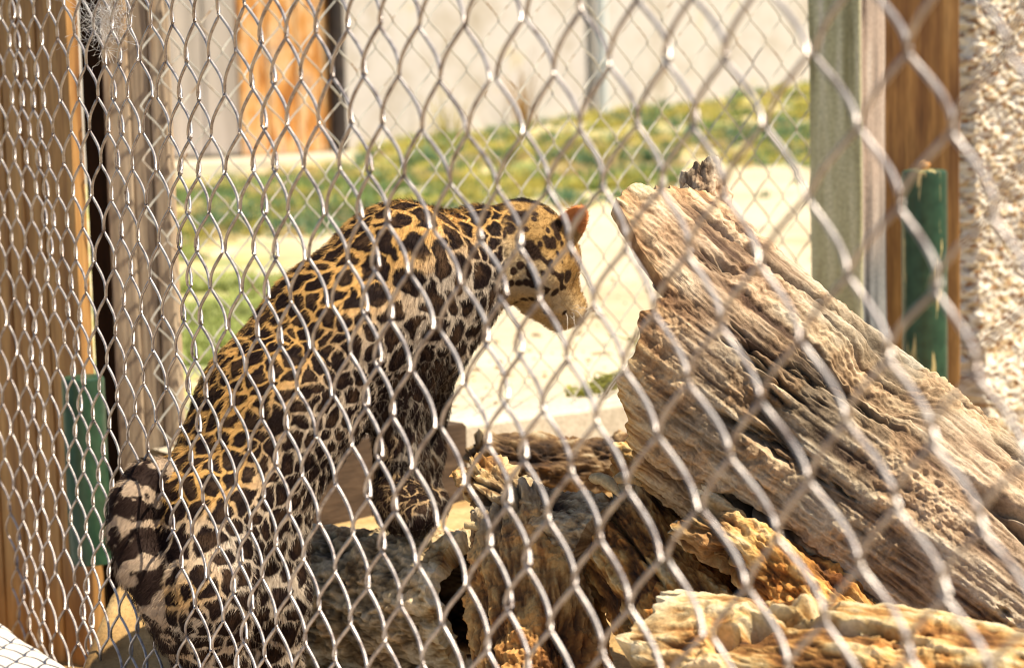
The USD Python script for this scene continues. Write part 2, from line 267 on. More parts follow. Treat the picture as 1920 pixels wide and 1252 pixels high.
def scatter(name, label, col, count, seed, hmul, near=False):
    r = np.random.default_rng(seed); P = []
    while len(P) < count:
        if near: px, py = r.uniform(325, 560), r.uniform(455, 690)
        else: px, py = r.uniform(250, 1560), r.uniform(140, 470)
        d = ray(px, py)
        if d[2] > -0.004: continue
        t = 0.5
        ts = np.linspace(3.2, 15, 300); pt = EYE + d[None] * (ts / d[1])[:, None]
        below = np.nonzero(pt[:, 2] < ground_z(pt[:, 0], pt[:, 1]))[0]
        if not len(below): continue
        p = pt[below[0]]; p[2] = ground_z(p[0], p[1]) - 0.006
        if (p - W0) @ WN < (0.62 if p[0] < -0.75 else 0.08): continue
        g = float(grass_mask(np.array([p[0]]), np.array([p[1]]))[0]); cl = float(fbm(np.array([[p[0] * 2.4, p[1] * 1.6, seed]]), 3, seed)[0])
        if r.random() < g * (sstep(0.32, 0.50, cl) if near else sstep(0.45, 0.60, cl)): P.append(p)
    P = np.array(P)
    pi = UsdGeom.PointInstancer.Define(stage, path_for(name)); tag(pi.GetPrim(), label, 'grass', kind='stuff')
    mt = mat_leaf(name + '_blade', col)
    protos = []
    for k in range(3):
        v, f = tuft(26, 0.055 * hmul, 0.035, seed * 10 + k)
        m = usdkit.mesh(stage, str(pi.GetPath()) + f'/tuft_{k + 1:03d}', (v, f), mt, smooth=False); protos.append(m.GetPath())
    pi.CreatePrototypesRel().SetTargets(protos)
    pi.CreateProtoIndicesAttr(Vt.IntArray.FromNumpy(r.integers(0, 3, len(P)).astype(np.int32)))
    pi.CreatePositionsAttr(Vt.Vec3fArray.FromNumpy(P.astype(np.float32)))
    yaw = r.random(len(P)) * 6.283; sc = (0.6 + 0.9 * r.random(len(P)) ** 1.5)
    pi.CreateOrientationsAttr(Vt.QuathArray([Gf.Quath(float(math.cos(a / 2)), 0, 0, float(math.sin(a / 2))) for a in yaw]))
    pi.CreateScalesAttr(Vt.Vec3fArray.FromNumpy(np.repeat(sc[:, None], 3, 1).astype(np.float32)))
scatter('green_grass', 'short green grass growing on the bank before the far wall', GL['green_grass'], 620, 3, 1.0)
scatter('yellow_grass', 'yellow green grass growing on the bank before the far wall', GL['yellow_grass'], 800, 4, 1.0)
scatter('straw_grass', 'dry straw grass lying over the bank before the far wall', GL['straw_grass'], 800, 5, 0.8)
scatter('blue_green_grass', 'dull blue green weeds along the foot of the far wall', GL['blue_green_grass'], 420, 6, 1.2)
scatter('near_green_grass', 'fresh green grass beside the grey timber post behind the cat', (0.34, 0.39, 0.12), 700, 7, 0.6, near=True)

def gravel():
    r = np.random.default_rng(77); P = []
    while len(P) < 700:
        px, py = r.uniform(330, 1540), r.uniform(250, 790); d = ray(px, py)
        t = -EYE[2] / d[2] if d[2] < 0 else 99; p = EYE + d * t
        if 3.3 < p[1] < 11 and beyond(p[0], p[1]) > 0.15: P.append([p[0], p[1], ground_z(p[0], p[1]) + 0.001])
    P = np.array(P); pi = UsdGeom.PointInstancer.Define(stage, path_for('gravel')); tag(pi.GetPrim(), 'scattered small stones and dry litter on the cream paving', 'gravel', kind='stuff'); protos = []
    for k in range(3):
        v = trimesh.creation.icosphere(1, 0.007); v.vertices = v.vertices * (1 + 0.5 * (r.random((len(v.vertices), 1)) - 0.5)) * [1, 0.7 if k else 2.2, 0.55]
        m = usdkit.mesh(stage, str(pi.GetPath()) + f'/stone_{k + 1:03d}', v, mat_noise(f'litter_stone_{k}', [(0.3, ((0.30, 0.22, 0.13), (0.42, 0.36, 0.26), (0.22, 0.13, 0.07))[k]), (0.7, ((0.42, 0.33, 0.21), (0.5, 0.44, 0.33), (0.36, 0.24, 0.12))[k])], ns=60.0), smooth=False); protos.append(m.GetPath())
    pi.CreatePrototypesRel().SetTargets(protos); pi.CreateProtoIndicesAttr(Vt.IntArray.FromNumpy(r.integers(0, 3, len(P)).astype(np.int32))); pi.CreatePositionsAttr(Vt.Vec3fArray.FromNumpy(P.astype(np.float32)))
    pi.CreateOrientationsAttr(Vt.QuathArray([Gf.Quath(float(math.cos(a / 2)), 0, 0, float(math.sin(a / 2))) for a in r.random(len(P)) * 6.283])); pi.CreateScalesAttr(Vt.Vec3fArray.FromNumpy(np.repeat((0.3 + r.random(len(P)) ** 3)[:, None], 3, 1).astype(np.float32)))
gravel()
def weed(name, label, p, n, h, spread, col, seed):
    t = thing(name, label, 'weed', p)
    v, f = tuft(n, h, spread, seed, wd=0.004)
    obj('leaves', (v + p, f), mat_leaf(name + f'_leaf_{seed}', col), t)
    r = np.random.default_rng(seed)
    st = [tube([p, p + np.array([r.normal() * 0.02, r.normal() * 0.02, h * 0.5]), p + np.array([r.normal() * 0.05, r.normal() * 0.05, h])], [0.003, 0.002, 0.001], 5) for _ in range(4)]
    obj('stems', cat_mesh(st), mat_leaf(name + f'_stem_{seed}', tuple(c * 0.7 for c in col), 0.1), t)
weed('tall_weed', 'tall dry brown weed against the far plaster wall', onwall(985, 0.15), 40, 0.42, 0.07, (0.36, 0.22, 0.08), 61)
weed('tall_weed', 'shorter yellowish weed left of the dry brown one by the wall', onwall(840, 0.2), 40, 0.30, 0.08, (0.38, 0.33, 0.10), 62)
for i, (px, py, h, lab) in enumerate(((1085, 742, 0.022, 'leftmost tiny yellow green weed sprouting on the kerb'), (1120, 735, 0.03, 'middle tiny yellow green weed sprouting on the kerb'), (1150, 728, 0.035, 'tallest tiny yellow green weed on the kerb beside the log'), (1215, 665, 0.05, 'yellow green weed behind the broken end of the big log'))):
    weed('kerb_weed', lab, hitz(px, py, 0.03 if i < 3 else 0.0), 34, h, 0.022, (0.40, 0.40, 0.09), 70 + i)

# ------------------------------------------------------------------ chain-link fences
def link_wire(P0, du, up, nrm, n, half_u, half_v, rows, r, depth, r0, jit, sides=7, seg=9):
    """One zigzag wire of a chain-link mesh between columns n and n+1; it bends round its neighbours at every half row."""
    r_ = np.random.default_rng(1000 + n); lo, hi = rows
    t = np.linspace(lo, hi, (hi - lo) * seg + 1)
    ph = (t + (n % 2)) % 2.0                       # 0: at column n, 1: at column n + 1
    tri = np.where(ph < 1, ph, 2 - ph)
    c = 0.5 - 0.5 * np.cos(np.pi * tri); s = tri * 0.74 + c * 0.26
    col = n + (s - 0.5) * (1 + 1.5 * r / half_u) + 0.5
    off = depth * np.sin(np.pi * ph)               # one leg in front, the next behind
    wob = (noise(np.stack([np.full_like(t, n * 0.31), t * 0.23, 0 * t], -1), 8) - 0.5)
    wob2 = (noise(np.stack([np.full_like(t, n * 0.17), t * 0.11, 0 * t + 5], -1), 9) - 0.5)
    col = col + wob * jit * 0.25
    p = P0 + np.outer(col * half_u, du) - np.outer(t * half_v + wob2 * jit * half_v * 0.3, up) + np.outer(off + wob * jit * 0.008, nrm)
    return tube(p, r, sides)
FP0, FTH, FTILT = at(1676.9, 89.6, 0.9974), 0.432, -0.0159
FDU = np.array([-math.sin(FTH) * math.cos(FTILT), math.cos(FTH) * math.cos(FTILT), math.sin(FTILT)])
FN = unit(np.cross(FDU, UZ)); 
if FN @ (EYE - FP0) < 0: FN = -FN
ff = thing('front_wire_fence', 'thick galvanised diamond wire fence crossing the whole foreground', 'wire fence', FP0 + UZ * -0.6)
for n in range(-13, 56):
    obj('wire', link_wire(FP0, FDU, UZ, FN, n, 0.0365, 0.035, (-11, 21), 0.00148, 0.0037, 0, 1.5, sides=8, seg=12), M['wire'], ff, smooth=60)
# footing under the front fence
G0, G1 = hitz(0, 1165, -0.125), hitz(135, 1252, -0.125)
GD = unit(G1 - G0); GN = np.array([GD[1], -GD[0], 0]); GN = GN if GN @ FN > 0 else -GN
ft = obj('fence_footing', strip(G0, GD, GN, -1.2, 2.2, 0.20, FLOOR - 0.04, -0.125, seed=8), M['footing'], smooth=35)
if GN @ np.cross(GD, UZ) > 0: pass
tag(ft, 'whitish concrete footing along the foot of the front wire fence', 'footing')

BP0 = K0 + KN * 0.05; BP0[2] = 0.0
rf = thing('rear_wire_fence', 'thin pale wire mesh fence standing on the concrete kerb behind the cat', 'wire fence', K0 + KN * 0.05)
for n in range(-14, 27):
    obj('wire', link_wire(BP0, KD, UZ, -KN, n, 0.0300, 0.0355, (-27, -1), 0.00120, 0.0028, 0, 0.7, sides=6, seg=8), M['thin_wire'], rf, smooth=60)

# ------------------------------------------------------------------ timber: left side
def plank_at(px0, px1, Z, z0, z1, thick, rough=0.001, seed=0, bev=0.003, seg=30, slope=0.0):
    a, b = at(px0, 500, Z + slope * (px0 - 157)), at(px1, 500, Z + slope * (px1 - 157)); c = (a + b) / 2; c[2] = z0
    ex = unit((b - a) * [1, 1, 0]); ey = np.array([-ex[1], ex[0], 0])
    return beam(c, ex, ey, UZ, np.linalg.norm((b - a)[:2]), thick, z1 - z0, bevel=bev, seg=seg, rough=rough, seed=seed)
pn = thing('plank_panel', 'warm brown upright plank panel at the left edge of the picture', 'panel', at(60, 900, 2.95) * [1, 1, 0])
for i, (a, b) in enumerate(((-70, -13), (-11, 30), (31.5, 62), (63.5, 98), (99.5, 157))):
    obj('plank', plank_at(a, b, 2.92 + 0.004 * (i % 2), FLOOR - 0.03, 1.5, 0.022, seed=i, rough=0.0012, slope=-0.0006), M['brown_plank'], pn, smooth=40)
dp = obj('shade_strip', plank_at(174, 214, 3.04, FLOOR - 0.03, 1.5, 0.03, seed=21), M['shade_strip_dark'], smooth=40)  # added strip, its dark colour paints the shaded side of the grey timber
tag(dp, 'added dark strip standing in for shade between the brown panel and the grey timber', 'post')
gp = thing('grey_timber_post', 'broad grey weathered timber post standing left of the cat', 'post', at(270, 900, 2.9) * [1, 1, 0])
for i, (a, b, dz) in enumerate(((214, 262, 0.0), (263.5, 300, 0.006), (301, 331, 0.002))):
    obj('board', plank_at(a, b, 2.99 + dz, FLOOR - 0.03, 1.5, 0.05, seed=30 + i, rough=0.002), M['grey_timber'], gp, smooth=40)

def green_mat(name, seed, bare):
    nodes = {'g': ('geometry', {}), 'm': ('mapping', {'scale': (26, 26, 3.2), 'location': (seed, seed * 2.0, 0.31)}), 'n': ('noise_texture', {'scale': 1.0, 'detail': 5.0, 'roughness': 0.6}),
             'k': ('rgb_ramp', {'ramp': [(0.0, (0, 0, 0)), (bare, (0, 0, 0)), (bare + 0.025, (1, 1, 1)), (1.0, (1, 1, 1))]}),
             'n2': ('noise_texture', {'scale': 60.0, 'detail': 5.0}), 'c': ('rgb_ramp', {'ramp': [(0.3, (0.014, 0.042, 0.022)), (0.7, (0.030, 0.078, 0.042))]}),
             'x': ('mix_color', {'b': (0.52, 0.43, 0.20)}), 'p': ('principled_bsdf', {'roughness': 0.38, 'specular_ior_level': 0.5}), 'b': ('bump', {'strength': 0.25, 'distance': 0.002})}
    return usdkit.material(stage, '/World/Looks/' + name, nodes, [('g.position', 'm.vector'), ('m.vector', 'n.vector'), ('n.fac', 'k.fac'), ('n2.fac', 'c.fac'), ('k.color', 'x.fac'), ('c.color', 'x.a'), ('x.result', 'p.base_color'), ('n2.fac', 'b.height'), ('b.normal', 'p.normal')], surface='p.BSDF')
def green_pole(label, px, Z, ytop, r, knob, mat, z0=FLOOR - 0.02):
    top = at(px, ytop, Z); b = np.array([top[0], top[1], z0])
    t = thing('green_pole', label, 'pole', b)
    prof = [(0, 0), (r, 0), (r, top[2] - z0 - r * 0.18), (r * 0.95, top[2] - z0 - r * 0.06), (r * 0.82, top[2] - z0), (0, top[2] - z0 + r * 0.04)]
    m = trimesh.creation.revolve(np.array(prof), sections=40); m.apply_translation(b)
    obj('tube', m, mat, t, smooth=35)
    if knob:
        s = trimesh.creation.icosphere(2, r * 0.24); s.apply_scale([1, 1, 0.8]); s.apply_translation(top + [0, -r * 0.2, r * 0.2]); obj('wooden_peg', s, M['orange_wood'], t, smooth=True)
green_pole('dark green pole stub in front of the brown panel, left of the cat', 155, 2.82, 705, 0.0275, False, green_mat('dark_green_paint', 3.0, 0.72), z0=at(155, 1062, 2.82)[2])

# ------------------------------------------------------------------ timber and wall: right side
def right_post():
    c = at(1592, 500, 3.41); c = np.array([c[0], c[1], FLOOR - 0.05]); side = 0.088
    a = math.radians(53); ex = np.array([math.cos(a), math.sin(a), 0]); ey = np.array([-math.sin(a), math.cos(a), 0])
    hs = np.linspace(0, 1.1, 220); ring = []
    q = 18; h = side / 2
    corners = [(-h, -h), (h, -h), (h, h), (-h, h)]
    for i in range(4):
        p0, p1 = np.array(corners[i]), np.array(corners[(i + 1) % 4])
        for t in (np.arange(q) + 0.5) / q: ring.append(lerp(p0, p1, t))
    ring = np.array(ring); n = len(ring)
    q3 = np.stack(np.broadcast_arrays(ring[None, :, 0] * 70, ring[None, :, 1] * 70, hs[:, None] * 3), -1)
    g = fbm(q3, 4, 17)
    crack_x = -h + 0.006 + 0.010 * (noise(np.stack([hs * 6, 0 * hs, 0 * hs], -1), 4) - 0.5)
    out = ring / np.linalg.norm(ring, axis=1, keepdims=True)
    dsp = (g - 0.5) * 0.008
    crk = np.exp(-((ring[None, :, 0] - crack_x[:, None] - 0.012) / 0.0035) ** 2) * (ring[None, :, 1] < -h + 0.001)
    dsp = dsp - 0.010 * crk
    rr = ring[None] + out[None] * dsp[..., None]
    v = c + rr[..., :1] * ex + rr[..., 1:] * ey + hs[:, None, None] * UZ
    leftface = (ring[:, 0] < -h + 0.004)[None] * np.ones((len(hs), 1))
    gg = fbm(q3 * [1.4, 1.4, 1.6], 4, 6); big = fbm(np.stack(np.broadcast_arrays(ring[None, :, 0] * 20, ring[None, :, 1] * 20, hs[:, None] * 5), -1), 3, 12)
    pink = ramp_col(gg, [(0.25, (0.14, 0.115, 0.10)), (0.42, (0.34, 0.27, 0.22)), (0.6, (0.47, 0.37, 0.30)), (0.75, (0.50, 0.44, 0.38))])
    olive = ramp_col(gg, [(0.25, (0.20, 0.18, 0.085)), (0.45, (0.40, 0.39, 0.23)), (0.65, (0.52, 0.51, 0.34)), (0.8, (0.58, 0.54, 0.43))])
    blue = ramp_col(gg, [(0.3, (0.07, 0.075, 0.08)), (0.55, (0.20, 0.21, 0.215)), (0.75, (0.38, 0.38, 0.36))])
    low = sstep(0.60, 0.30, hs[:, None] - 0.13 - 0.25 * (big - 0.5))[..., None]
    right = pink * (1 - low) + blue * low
    col = np.where(leftface[..., None] > 0.5, olive, right)
    v = v.reshape(-1, 3); f = grid_faces(len(hs), n, True)[:, ::-1]
    return v, f, col.reshape(-1, 3)
v, f, col = right_post()
rp = obj('cracked_timber_post', (v, f), M['tint_wood'], smooth=50, col=col); tag(rp, 'square cracked timber post, one face olive, the other pinkish grey', 'post')
bb = obj('brown_board', plank_at(1655, 1796, 3.53, FLOOR - 0.03, 0.80, 0.035, seed=51, rough=0.002), M['brown_board'], smooth=40)
tag(bb, 'brown upright board between the cracked post and the roughcast wall', 'board')
green_pole('green pole with peeling paint before the brown board, right side', 1733, 3.42, 318, 0.0355, True, green_mat('peeling_green_paint', 7.7, 0.565))

def stucco():
    a, b = 300, 420
    X = np.linspace(0, 0.62, a); Zs = np.linspace(-0.32, 0.85, b)
    A, B = np.meshgrid(X, Zs, indexing='ij')
    o = at(1802, 500, 3.66); ex = unit(np.array([1.0, 0.30, 0])); nn = np.array([ex[1], -ex[0], 0])
    bulge = 0.045 * sstep(0.30, -0.1, B) ** 2
    p = np.stack([A * 1.0, 0 * A, B], -1) * 2.9
    lum = fbm(p * 75, 3, 3); big = fbm(p * 14, 3, 5)
    crumbs = sstep(0.46, 0.66, noise(p * 62, 12)); 
    d = 0.0045 * (lum - 0.5) + 0.010 * (big - 0.5) + 0.0022 * crumbs + bulge
    edge = sstep(0.0, 0.03, A + 0.018 * (fbm(p * 26, 3, 8) - 0.5))
    d = d - 0.05 * (1 - edge)
    v = np.array([o[0], o[1], 0]) + A[..., None] * ex + B[..., None] * UZ + d[..., None] * nn + ((0.02 * (big - 0.5)) * (1 - edge))[..., None] * ex
    t = fbm(p * 34, 4, 31); spots = sstep(0.60, 0.70, fbm(p * 48, 3, 44))
    col = ramp_col(t, [(0.28, (0.46, 0.33, 0.18)), (0.40, (0.62, 0.52, 0.36)), (0.52, (0.72, 0.66, 0.54)), (0.75, (0.77, 0.73, 0.65))])
    col = col * (1 - spots[..., None]) + np.array([0.30, 0.15, 0.06]) * spots[..., None]
    v = v.reshape(-1, 3); f = grid_faces(a, b)
    n0 = len(v); back = v - nn * 0.12; rim = np.concatenate([np.arange(b), [i * b + b - 1 for i in range(1, a)], [(a - 1) * b + j for j in range(b - 2, -1, -1)], [i * b for i in range(a - 2, 0, -1)]])
    v2 = np.vstack([v, back[rim]]); m = len(rim); j = np.arange(m); k = (j + 1) % m
    f2 = np.vstack([f, np.stack([rim[j], n0 + j, n0 + k], 1), np.stack([rim[j], n0 + k, rim[k]], 1)])
    return v2, f2, np.vstack([col.reshape(-1, 3), col.reshape(-1, 3)[rim]])
v, f, col = stucco()
st = obj('roughcast_wall', (v, f), M['stucco'], smooth=True, col=col); tag(st, 'white and tan roughcast stone wall at the right edge', 'wall')

M['shade_board'] = mat_noise('shade_board_brown', [(0.3, (0.035, 0.022, 0.014)), (0.6, (0.085, 0.055, 0.034)), (0.8, (0.13, 0.09, 0.058))], scale=(14, 14, 60), ns=1.5, detail=7.0, roughness=0.85, bump=0.5, bdist=0.003)  # dark browns that paint shadow onto the kerb face
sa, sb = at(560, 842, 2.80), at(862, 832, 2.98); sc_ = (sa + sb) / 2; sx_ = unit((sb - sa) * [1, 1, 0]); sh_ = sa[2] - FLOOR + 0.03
tag(obj('added_shade_board', beam([sc_[0], sc_[1] + 0.02, FLOOR - 0.03], sx_, np.array([-sx_[1], sx_[0], 0]), UZ, np.linalg.norm((sb - sa)[:2]), 0.035, sh_, bevel=0.005, rough=0.003, seed=77), M['shade_board'], smooth=40), 'added dark board standing in for the shadow of the cat on the kerb face', 'shade_board')  # added board, its dark face stands in for the cat's shadow

# ------------------------------------------------------------------ logs
GREY = [(0.24, (0.060, 0.040, 0.025)), (0.40, (0.19, 0.140, 0.088)), (0.53, (0.33, 0.262, 0.178)), (0.66, (0.45, 0.375, 0.27)), (0.8, (0.54, 0.47, 0.36))]
RUST = [(0.22, (0.04, 0.016, 0.006)), (0.38, (0.15, 0.060, 0.015)), (0.52, (0.36, 0.165, 0.036)), (0.66, (0.56, 0.34, 0.11)), (0.8, (0.66, 0.50, 0.26))]
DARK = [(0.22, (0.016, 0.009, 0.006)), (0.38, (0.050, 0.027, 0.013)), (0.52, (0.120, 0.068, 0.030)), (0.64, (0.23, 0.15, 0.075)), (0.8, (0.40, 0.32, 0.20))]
CREAM = [(0.22, (0.07, 0.030, 0.010)), (0.36, (0.28, 0.135, 0.04)), (0.48, (0.50, 0.33, 0.13)), (0.6, (0.64, 0.52, 0.30)), (0.75, (0.70, 0.61, 0.43))]
def log_mesh(A, B, ra, rb, wall, seed, nth=300, nl=300, shear_dir=None, rim=None, ragged=0.02, rag_f=3.0, amp=0.010, crumb=0.004, crack=0.010, stretch=5.0, depth=0.25, end2=False, craters=(), squash=1.0, outer=GREY, inner=RUST, rimc=RUST, twist=0.0, patch=None):
    A, B = np.array(A), np.array(B); L = np.linalg.norm(B - A); ax = (B - A) / L
    e1 = unit(np.cross(ax, UZ)) if abs(ax[2]) < 0.9 else unit(np.cross(ax, [0, 1.0, 0])); e2 = np.cross(e1, ax)
    if e2[2] < 0: e1, e2 = -e1, -e2
    th = np.arange(nth) * 2 * np.pi / nth
    no = int(nl * 0.80); ni = nl - no
    so = np.linspace(1, 0, no) ** 1.0; si = np.linspace(0, 1, ni)
    TH, SO = np.meshgrid(th, so, indexing='xy')
    cx, cy = np.cos(th), np.sin(th)
    rag = ragged * 2 * (fbm(np.stack([cx * rag_f, cy * rag_f, 0 * th + seed], -1), 4, seed) - 0.5) + ragged * 0.35 * (noise(np.stack([cx * rag_f * 5, cy * rag_f * 5, 0 * th], -1), seed + 3) - 0.5)
    if shear_dir is not None:
        sd = np.array([shear_dir @ e1, shear_dir @ e2]); sv = (cx * sd[0] + cy * sd[1]) / np.linalg.norm(sd); rag = rag + np.interp(sv, *rim)
    def ax_of(s, depth_in=None):
        if depth_in is None: return rag[None] + (L - rag[None]) * s[:, None]
        return rag[None] * (1 - 0.5 * s[:, None]) + depth_in * s[:, None]
    axo, axi = ax_of(so), ax_of(si, depth)
    AX = np.vstack([axo, axi]); lay = np.concatenate([np.zeros(no), np.ones(ni)])[:, None] * np.ones((1, nth))
    r0 = ra + (rb - ra) * np.clip(AX / L, -0.2, 1.2)
    wl = wall * (0.6 + 0.8 * fbm(np.stack([cx * 2.5, cy * 2.5, 0 * th + 9], -1), 3, seed + 1))[None]
    inner_r = np.maximum(r0 - wl * (1.0 + 0.25 * np.concatenate([np.zeros(no), si])[:, None]), 0.004)
    R = np.where(lay > 0.5, inner_r, r0)
    tw = TH[0][None] + twist * AX / L
    C, S = np.cos(tw), np.sin(tw)
    lump = fbm(np.stack([C * 1.6, S * 1.6, AX / (2.0 * ra) * 0.6], -1) + seed * 3.1, 3, seed + 2)
    g = np.stack([C * R * 60, S * R * 60, AX * 60 / stretch], -1)
    grain = fbm(g, 5, seed + 4); fine = fbm(g * 3.1, 3, seed + 5)
    fib = fbm(np.stack([C * R * 420, S * R * 420, AX * 420 / (stretch * 3.0)], -1), 2, seed + 12)
    cr1 = noise(np.stack([C * R * 34, S * R * 34, AX * 34 / (stretch * 1.8)], -1) + 0.35 * fine[..., None], seed + 6)
    msk = sstep(0.36, 0.58, noise(np.stack([C * R * 16, S * R * 16, AX * 11], -1), seed + 7))
    crk = np.exp(-((cr1 - 0.5) / 0.042) ** 2) * msk
    crumbs = fbm(np.stack([C * R, S * R, AX], -1) * 110, 3, seed + 8)
    cm = sstep(0.45, 0.65, fbm(np.stack([C * R, S * R, AX], -1) * 17, 3, seed + 9))
    fade = np.where(lay > 0.5, 0.8, 1.0)
    D = (amp * 2.2 * (lump - 0.5) + amp * 1.3 * (grain - 0.5) + amp * 0.5 * (fine - 0.5) + 0.0022 * (fib - 0.5)) - crack * crk + crumb * 2 * (crumbs - 0.5) * (0.35 + cm)
    P = A + AX[..., None] * ax
    for (cp, cr_, cd) in craters:
        q = P + (R + D)[..., None] * (C[..., None] * e1 + S[..., None] * e2 * squash)
        dd = np.linalg.norm(q - np.array(cp), axis=-1); dd = dd * (1 + 0.9 * (lump - 0.5) + 0.25 * (fine - 0.5))
        D = D - cd * sstep(cr_, cr_ * 0.35, dd) * (lay < 0.5)
    bend = 0.012 * np.sin(AX / L * 3.0 + seed)[..., None] * e2
    v = P + bend + ((R + D * fade)[..., None]) * (C[..., None] * e1 + S[..., None] * e2 * squash)
    t = 0.5 + (grain - 0.5) * 0.90 + (fine - 0.5) * 0.50 + (lump - 0.5) * 0.30 + (fib - 0.5) * 0.35
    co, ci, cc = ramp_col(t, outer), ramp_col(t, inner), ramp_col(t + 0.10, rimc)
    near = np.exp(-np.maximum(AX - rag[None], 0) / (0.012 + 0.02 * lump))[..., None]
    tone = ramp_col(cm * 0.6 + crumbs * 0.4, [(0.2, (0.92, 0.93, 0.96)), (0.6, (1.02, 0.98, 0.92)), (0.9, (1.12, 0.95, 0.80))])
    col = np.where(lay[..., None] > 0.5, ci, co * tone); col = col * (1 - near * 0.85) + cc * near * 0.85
    if patch is not None:
        w_, pc = patch(P + R[..., None] * (C[..., None] * e1 + S[..., None] * e2), grain, fine); col = col * (1 - w_[..., None]) + ramp_col(t, pc) * w_[..., None]
    col = col * (1 - 0.55 * crk)[..., None]
    n = nl; v = v.reshape(-1, 3); f = grid_faces(n, nth, True)
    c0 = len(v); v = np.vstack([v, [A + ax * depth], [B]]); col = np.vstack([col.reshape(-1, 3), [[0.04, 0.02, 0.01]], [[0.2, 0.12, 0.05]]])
    j = np.arange(nth); k = (j + 1) % nth
    f = np.vstack([f, np.stack([np.full(nth, c0), (n - 1) * nth + k, (n - 1) * nth + j], 1), np.stack([np.full(nth, c0 + 1), j, k], 1)])
    c = v.mean(0)
    m = trimesh.Trimesh(v, f, process=False)
    if m.volume < 0: f = f[:, ::-1]
    return v, f, col
def add_log(name, label, cat, mesh, parent=None):
    v, f, col = mesh
    o = obj(name, (v, f), M['tint_wood'], parent, smooth=True, col=col)
    return tag(o, label, cat) if parent is None else o

TA, TB = at(1258, 612, 2.16), at(1960 + 220, 1190 + 182, 2.02)
up_img = RT * 0.607 + UP * 0.795
def trunk_patch(p, grain, fine):
    q = at(1300, 470, 2.08); w1 = sstep(0.17, 0.05, np.linalg.norm(p - q, axis=-1) + 0.12 * (grain - 0.5)) * 0.55
    q2 = at(1860, 950, 1.95); w2 = sstep(0.16, 0.04, np.linalg.norm(p - q2, axis=-1) + 0.16 * (grain - 0.5)) * 0.5
    return np.maximum(w1, w2), [(0.22, (0.09, 0.045, 0.028)), (0.4, (0.28, 0.17, 0.10)), (0.55, (0.46, 0.31, 0.20)), (0.7, (0.60, 0.45, 0.32))]
tr = thing('hollow_trunk', 'huge hollow grey brown tree trunk lying aslant at the right', 'log', (TA + TB) / 2)
add_log('trunk', None, None, log_mesh(TA, TB, 0.133, 0.112, 0.026, 5, nth=760, nl=820, shear_dir=up_img, rim=((-1, -0.85, -0.5, -0.16, 0.19, 0.52, 0.8, 1), (0.085, 0.06, 0.012, 0.008, -0.012, -0.100, -0.085, -0.045)), ragged=0.022, rag_f=3.6, amp=0.0062, crumb=0.0046, crack=0.019, stretch=6.5, depth=0.35,
    craters=((at(1672, 690, 2.03), 0.060, 0.020), (at(1430, 1050, 2.03), 0.03, 0.012)), patch=trunk_patch, twist=0.25), tr)
add_log('stub', None, None, log_mesh(at(1303, 322, 2.18), at(1370, 470, 2.16), 0.021, 0.030, 0.012, 15, nth=160, nl=140, ragged=0.006, amp=0.006, crumb=0.004, crack=0.003, stretch=2.0, depth=0.015, outer=[(0.22, (0.06, 0.03, 0.02)), (0.4, (0.26, 0.16, 0.10)), (0.55, (0.46, 0.34, 0.23)), (0.7, (0.60, 0.48, 0.36))], rimc=GREY, inner=GREY), tr)
add_log('front_log', 'cream and orange broken log lying lowest in the right foreground', 'log', log_mesh(at(1262, 1300, 1.84), at(2050, 1420, 1.66), 0.088, 0.085, 0.03, 25, nth=360, nl=420, ragged=0.045, amp=0.013, crumb=0.0045, crack=0.020, stretch=4.0, depth=0.12, craters=tuple((at(a, b, 1.74), c, 0.03) for a, b, c in ((1535, 1165, 0.020), (1610, 1195, 0.015), (1420, 1190, 0.016), (1480, 1230, 0.022), (1700, 1240, 0.02), (1350, 1200, 0.018))), outer=[(0.22, (0.05, 0.02, 0.007)), (0.38, (0.21, 0.09, 0.024)), (0.50, (0.40, 0.21, 0.062)), (0.60, (0.56, 0.40, 0.18)), (0.78, (0.66, 0.55, 0.36))], inner=RUST, rimc=CREAM))
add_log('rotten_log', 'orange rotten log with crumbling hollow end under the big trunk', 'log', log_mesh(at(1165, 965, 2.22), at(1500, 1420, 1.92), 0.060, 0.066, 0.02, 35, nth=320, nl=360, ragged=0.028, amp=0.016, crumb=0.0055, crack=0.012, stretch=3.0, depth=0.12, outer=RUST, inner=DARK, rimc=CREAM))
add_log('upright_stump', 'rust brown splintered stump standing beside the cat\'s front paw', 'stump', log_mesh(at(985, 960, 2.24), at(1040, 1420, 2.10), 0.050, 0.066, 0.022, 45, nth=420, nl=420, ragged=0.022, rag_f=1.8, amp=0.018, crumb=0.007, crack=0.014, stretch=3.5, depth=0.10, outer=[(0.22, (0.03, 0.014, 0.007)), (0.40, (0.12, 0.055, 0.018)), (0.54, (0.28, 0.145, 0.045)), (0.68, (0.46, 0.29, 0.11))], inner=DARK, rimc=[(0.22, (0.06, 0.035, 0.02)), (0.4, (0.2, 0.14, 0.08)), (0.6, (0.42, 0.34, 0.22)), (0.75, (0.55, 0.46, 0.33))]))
add_log('mossy_log', 'rough mottled hollow log lying under the cat\'s front paw', 'log', log_mesh(at(905, 1112, 2.30), at(380, 1135, 2.62), 0.080, 0.082, 0.020, 55, nth=340, nl=340, ragged=0.012, amp=0.010, crumb=0.0055, crack=0.004, stretch=2.0, depth=0.20, outer=[(0.22, (0.07, 0.05, 0.028)), (0.42, (0.26, 0.20, 0.115)), (0.56, (0.50, 0.41, 0.26)), (0.72, (0.64, 0.55, 0.38))], inner=DARK, rimc=CREAM))
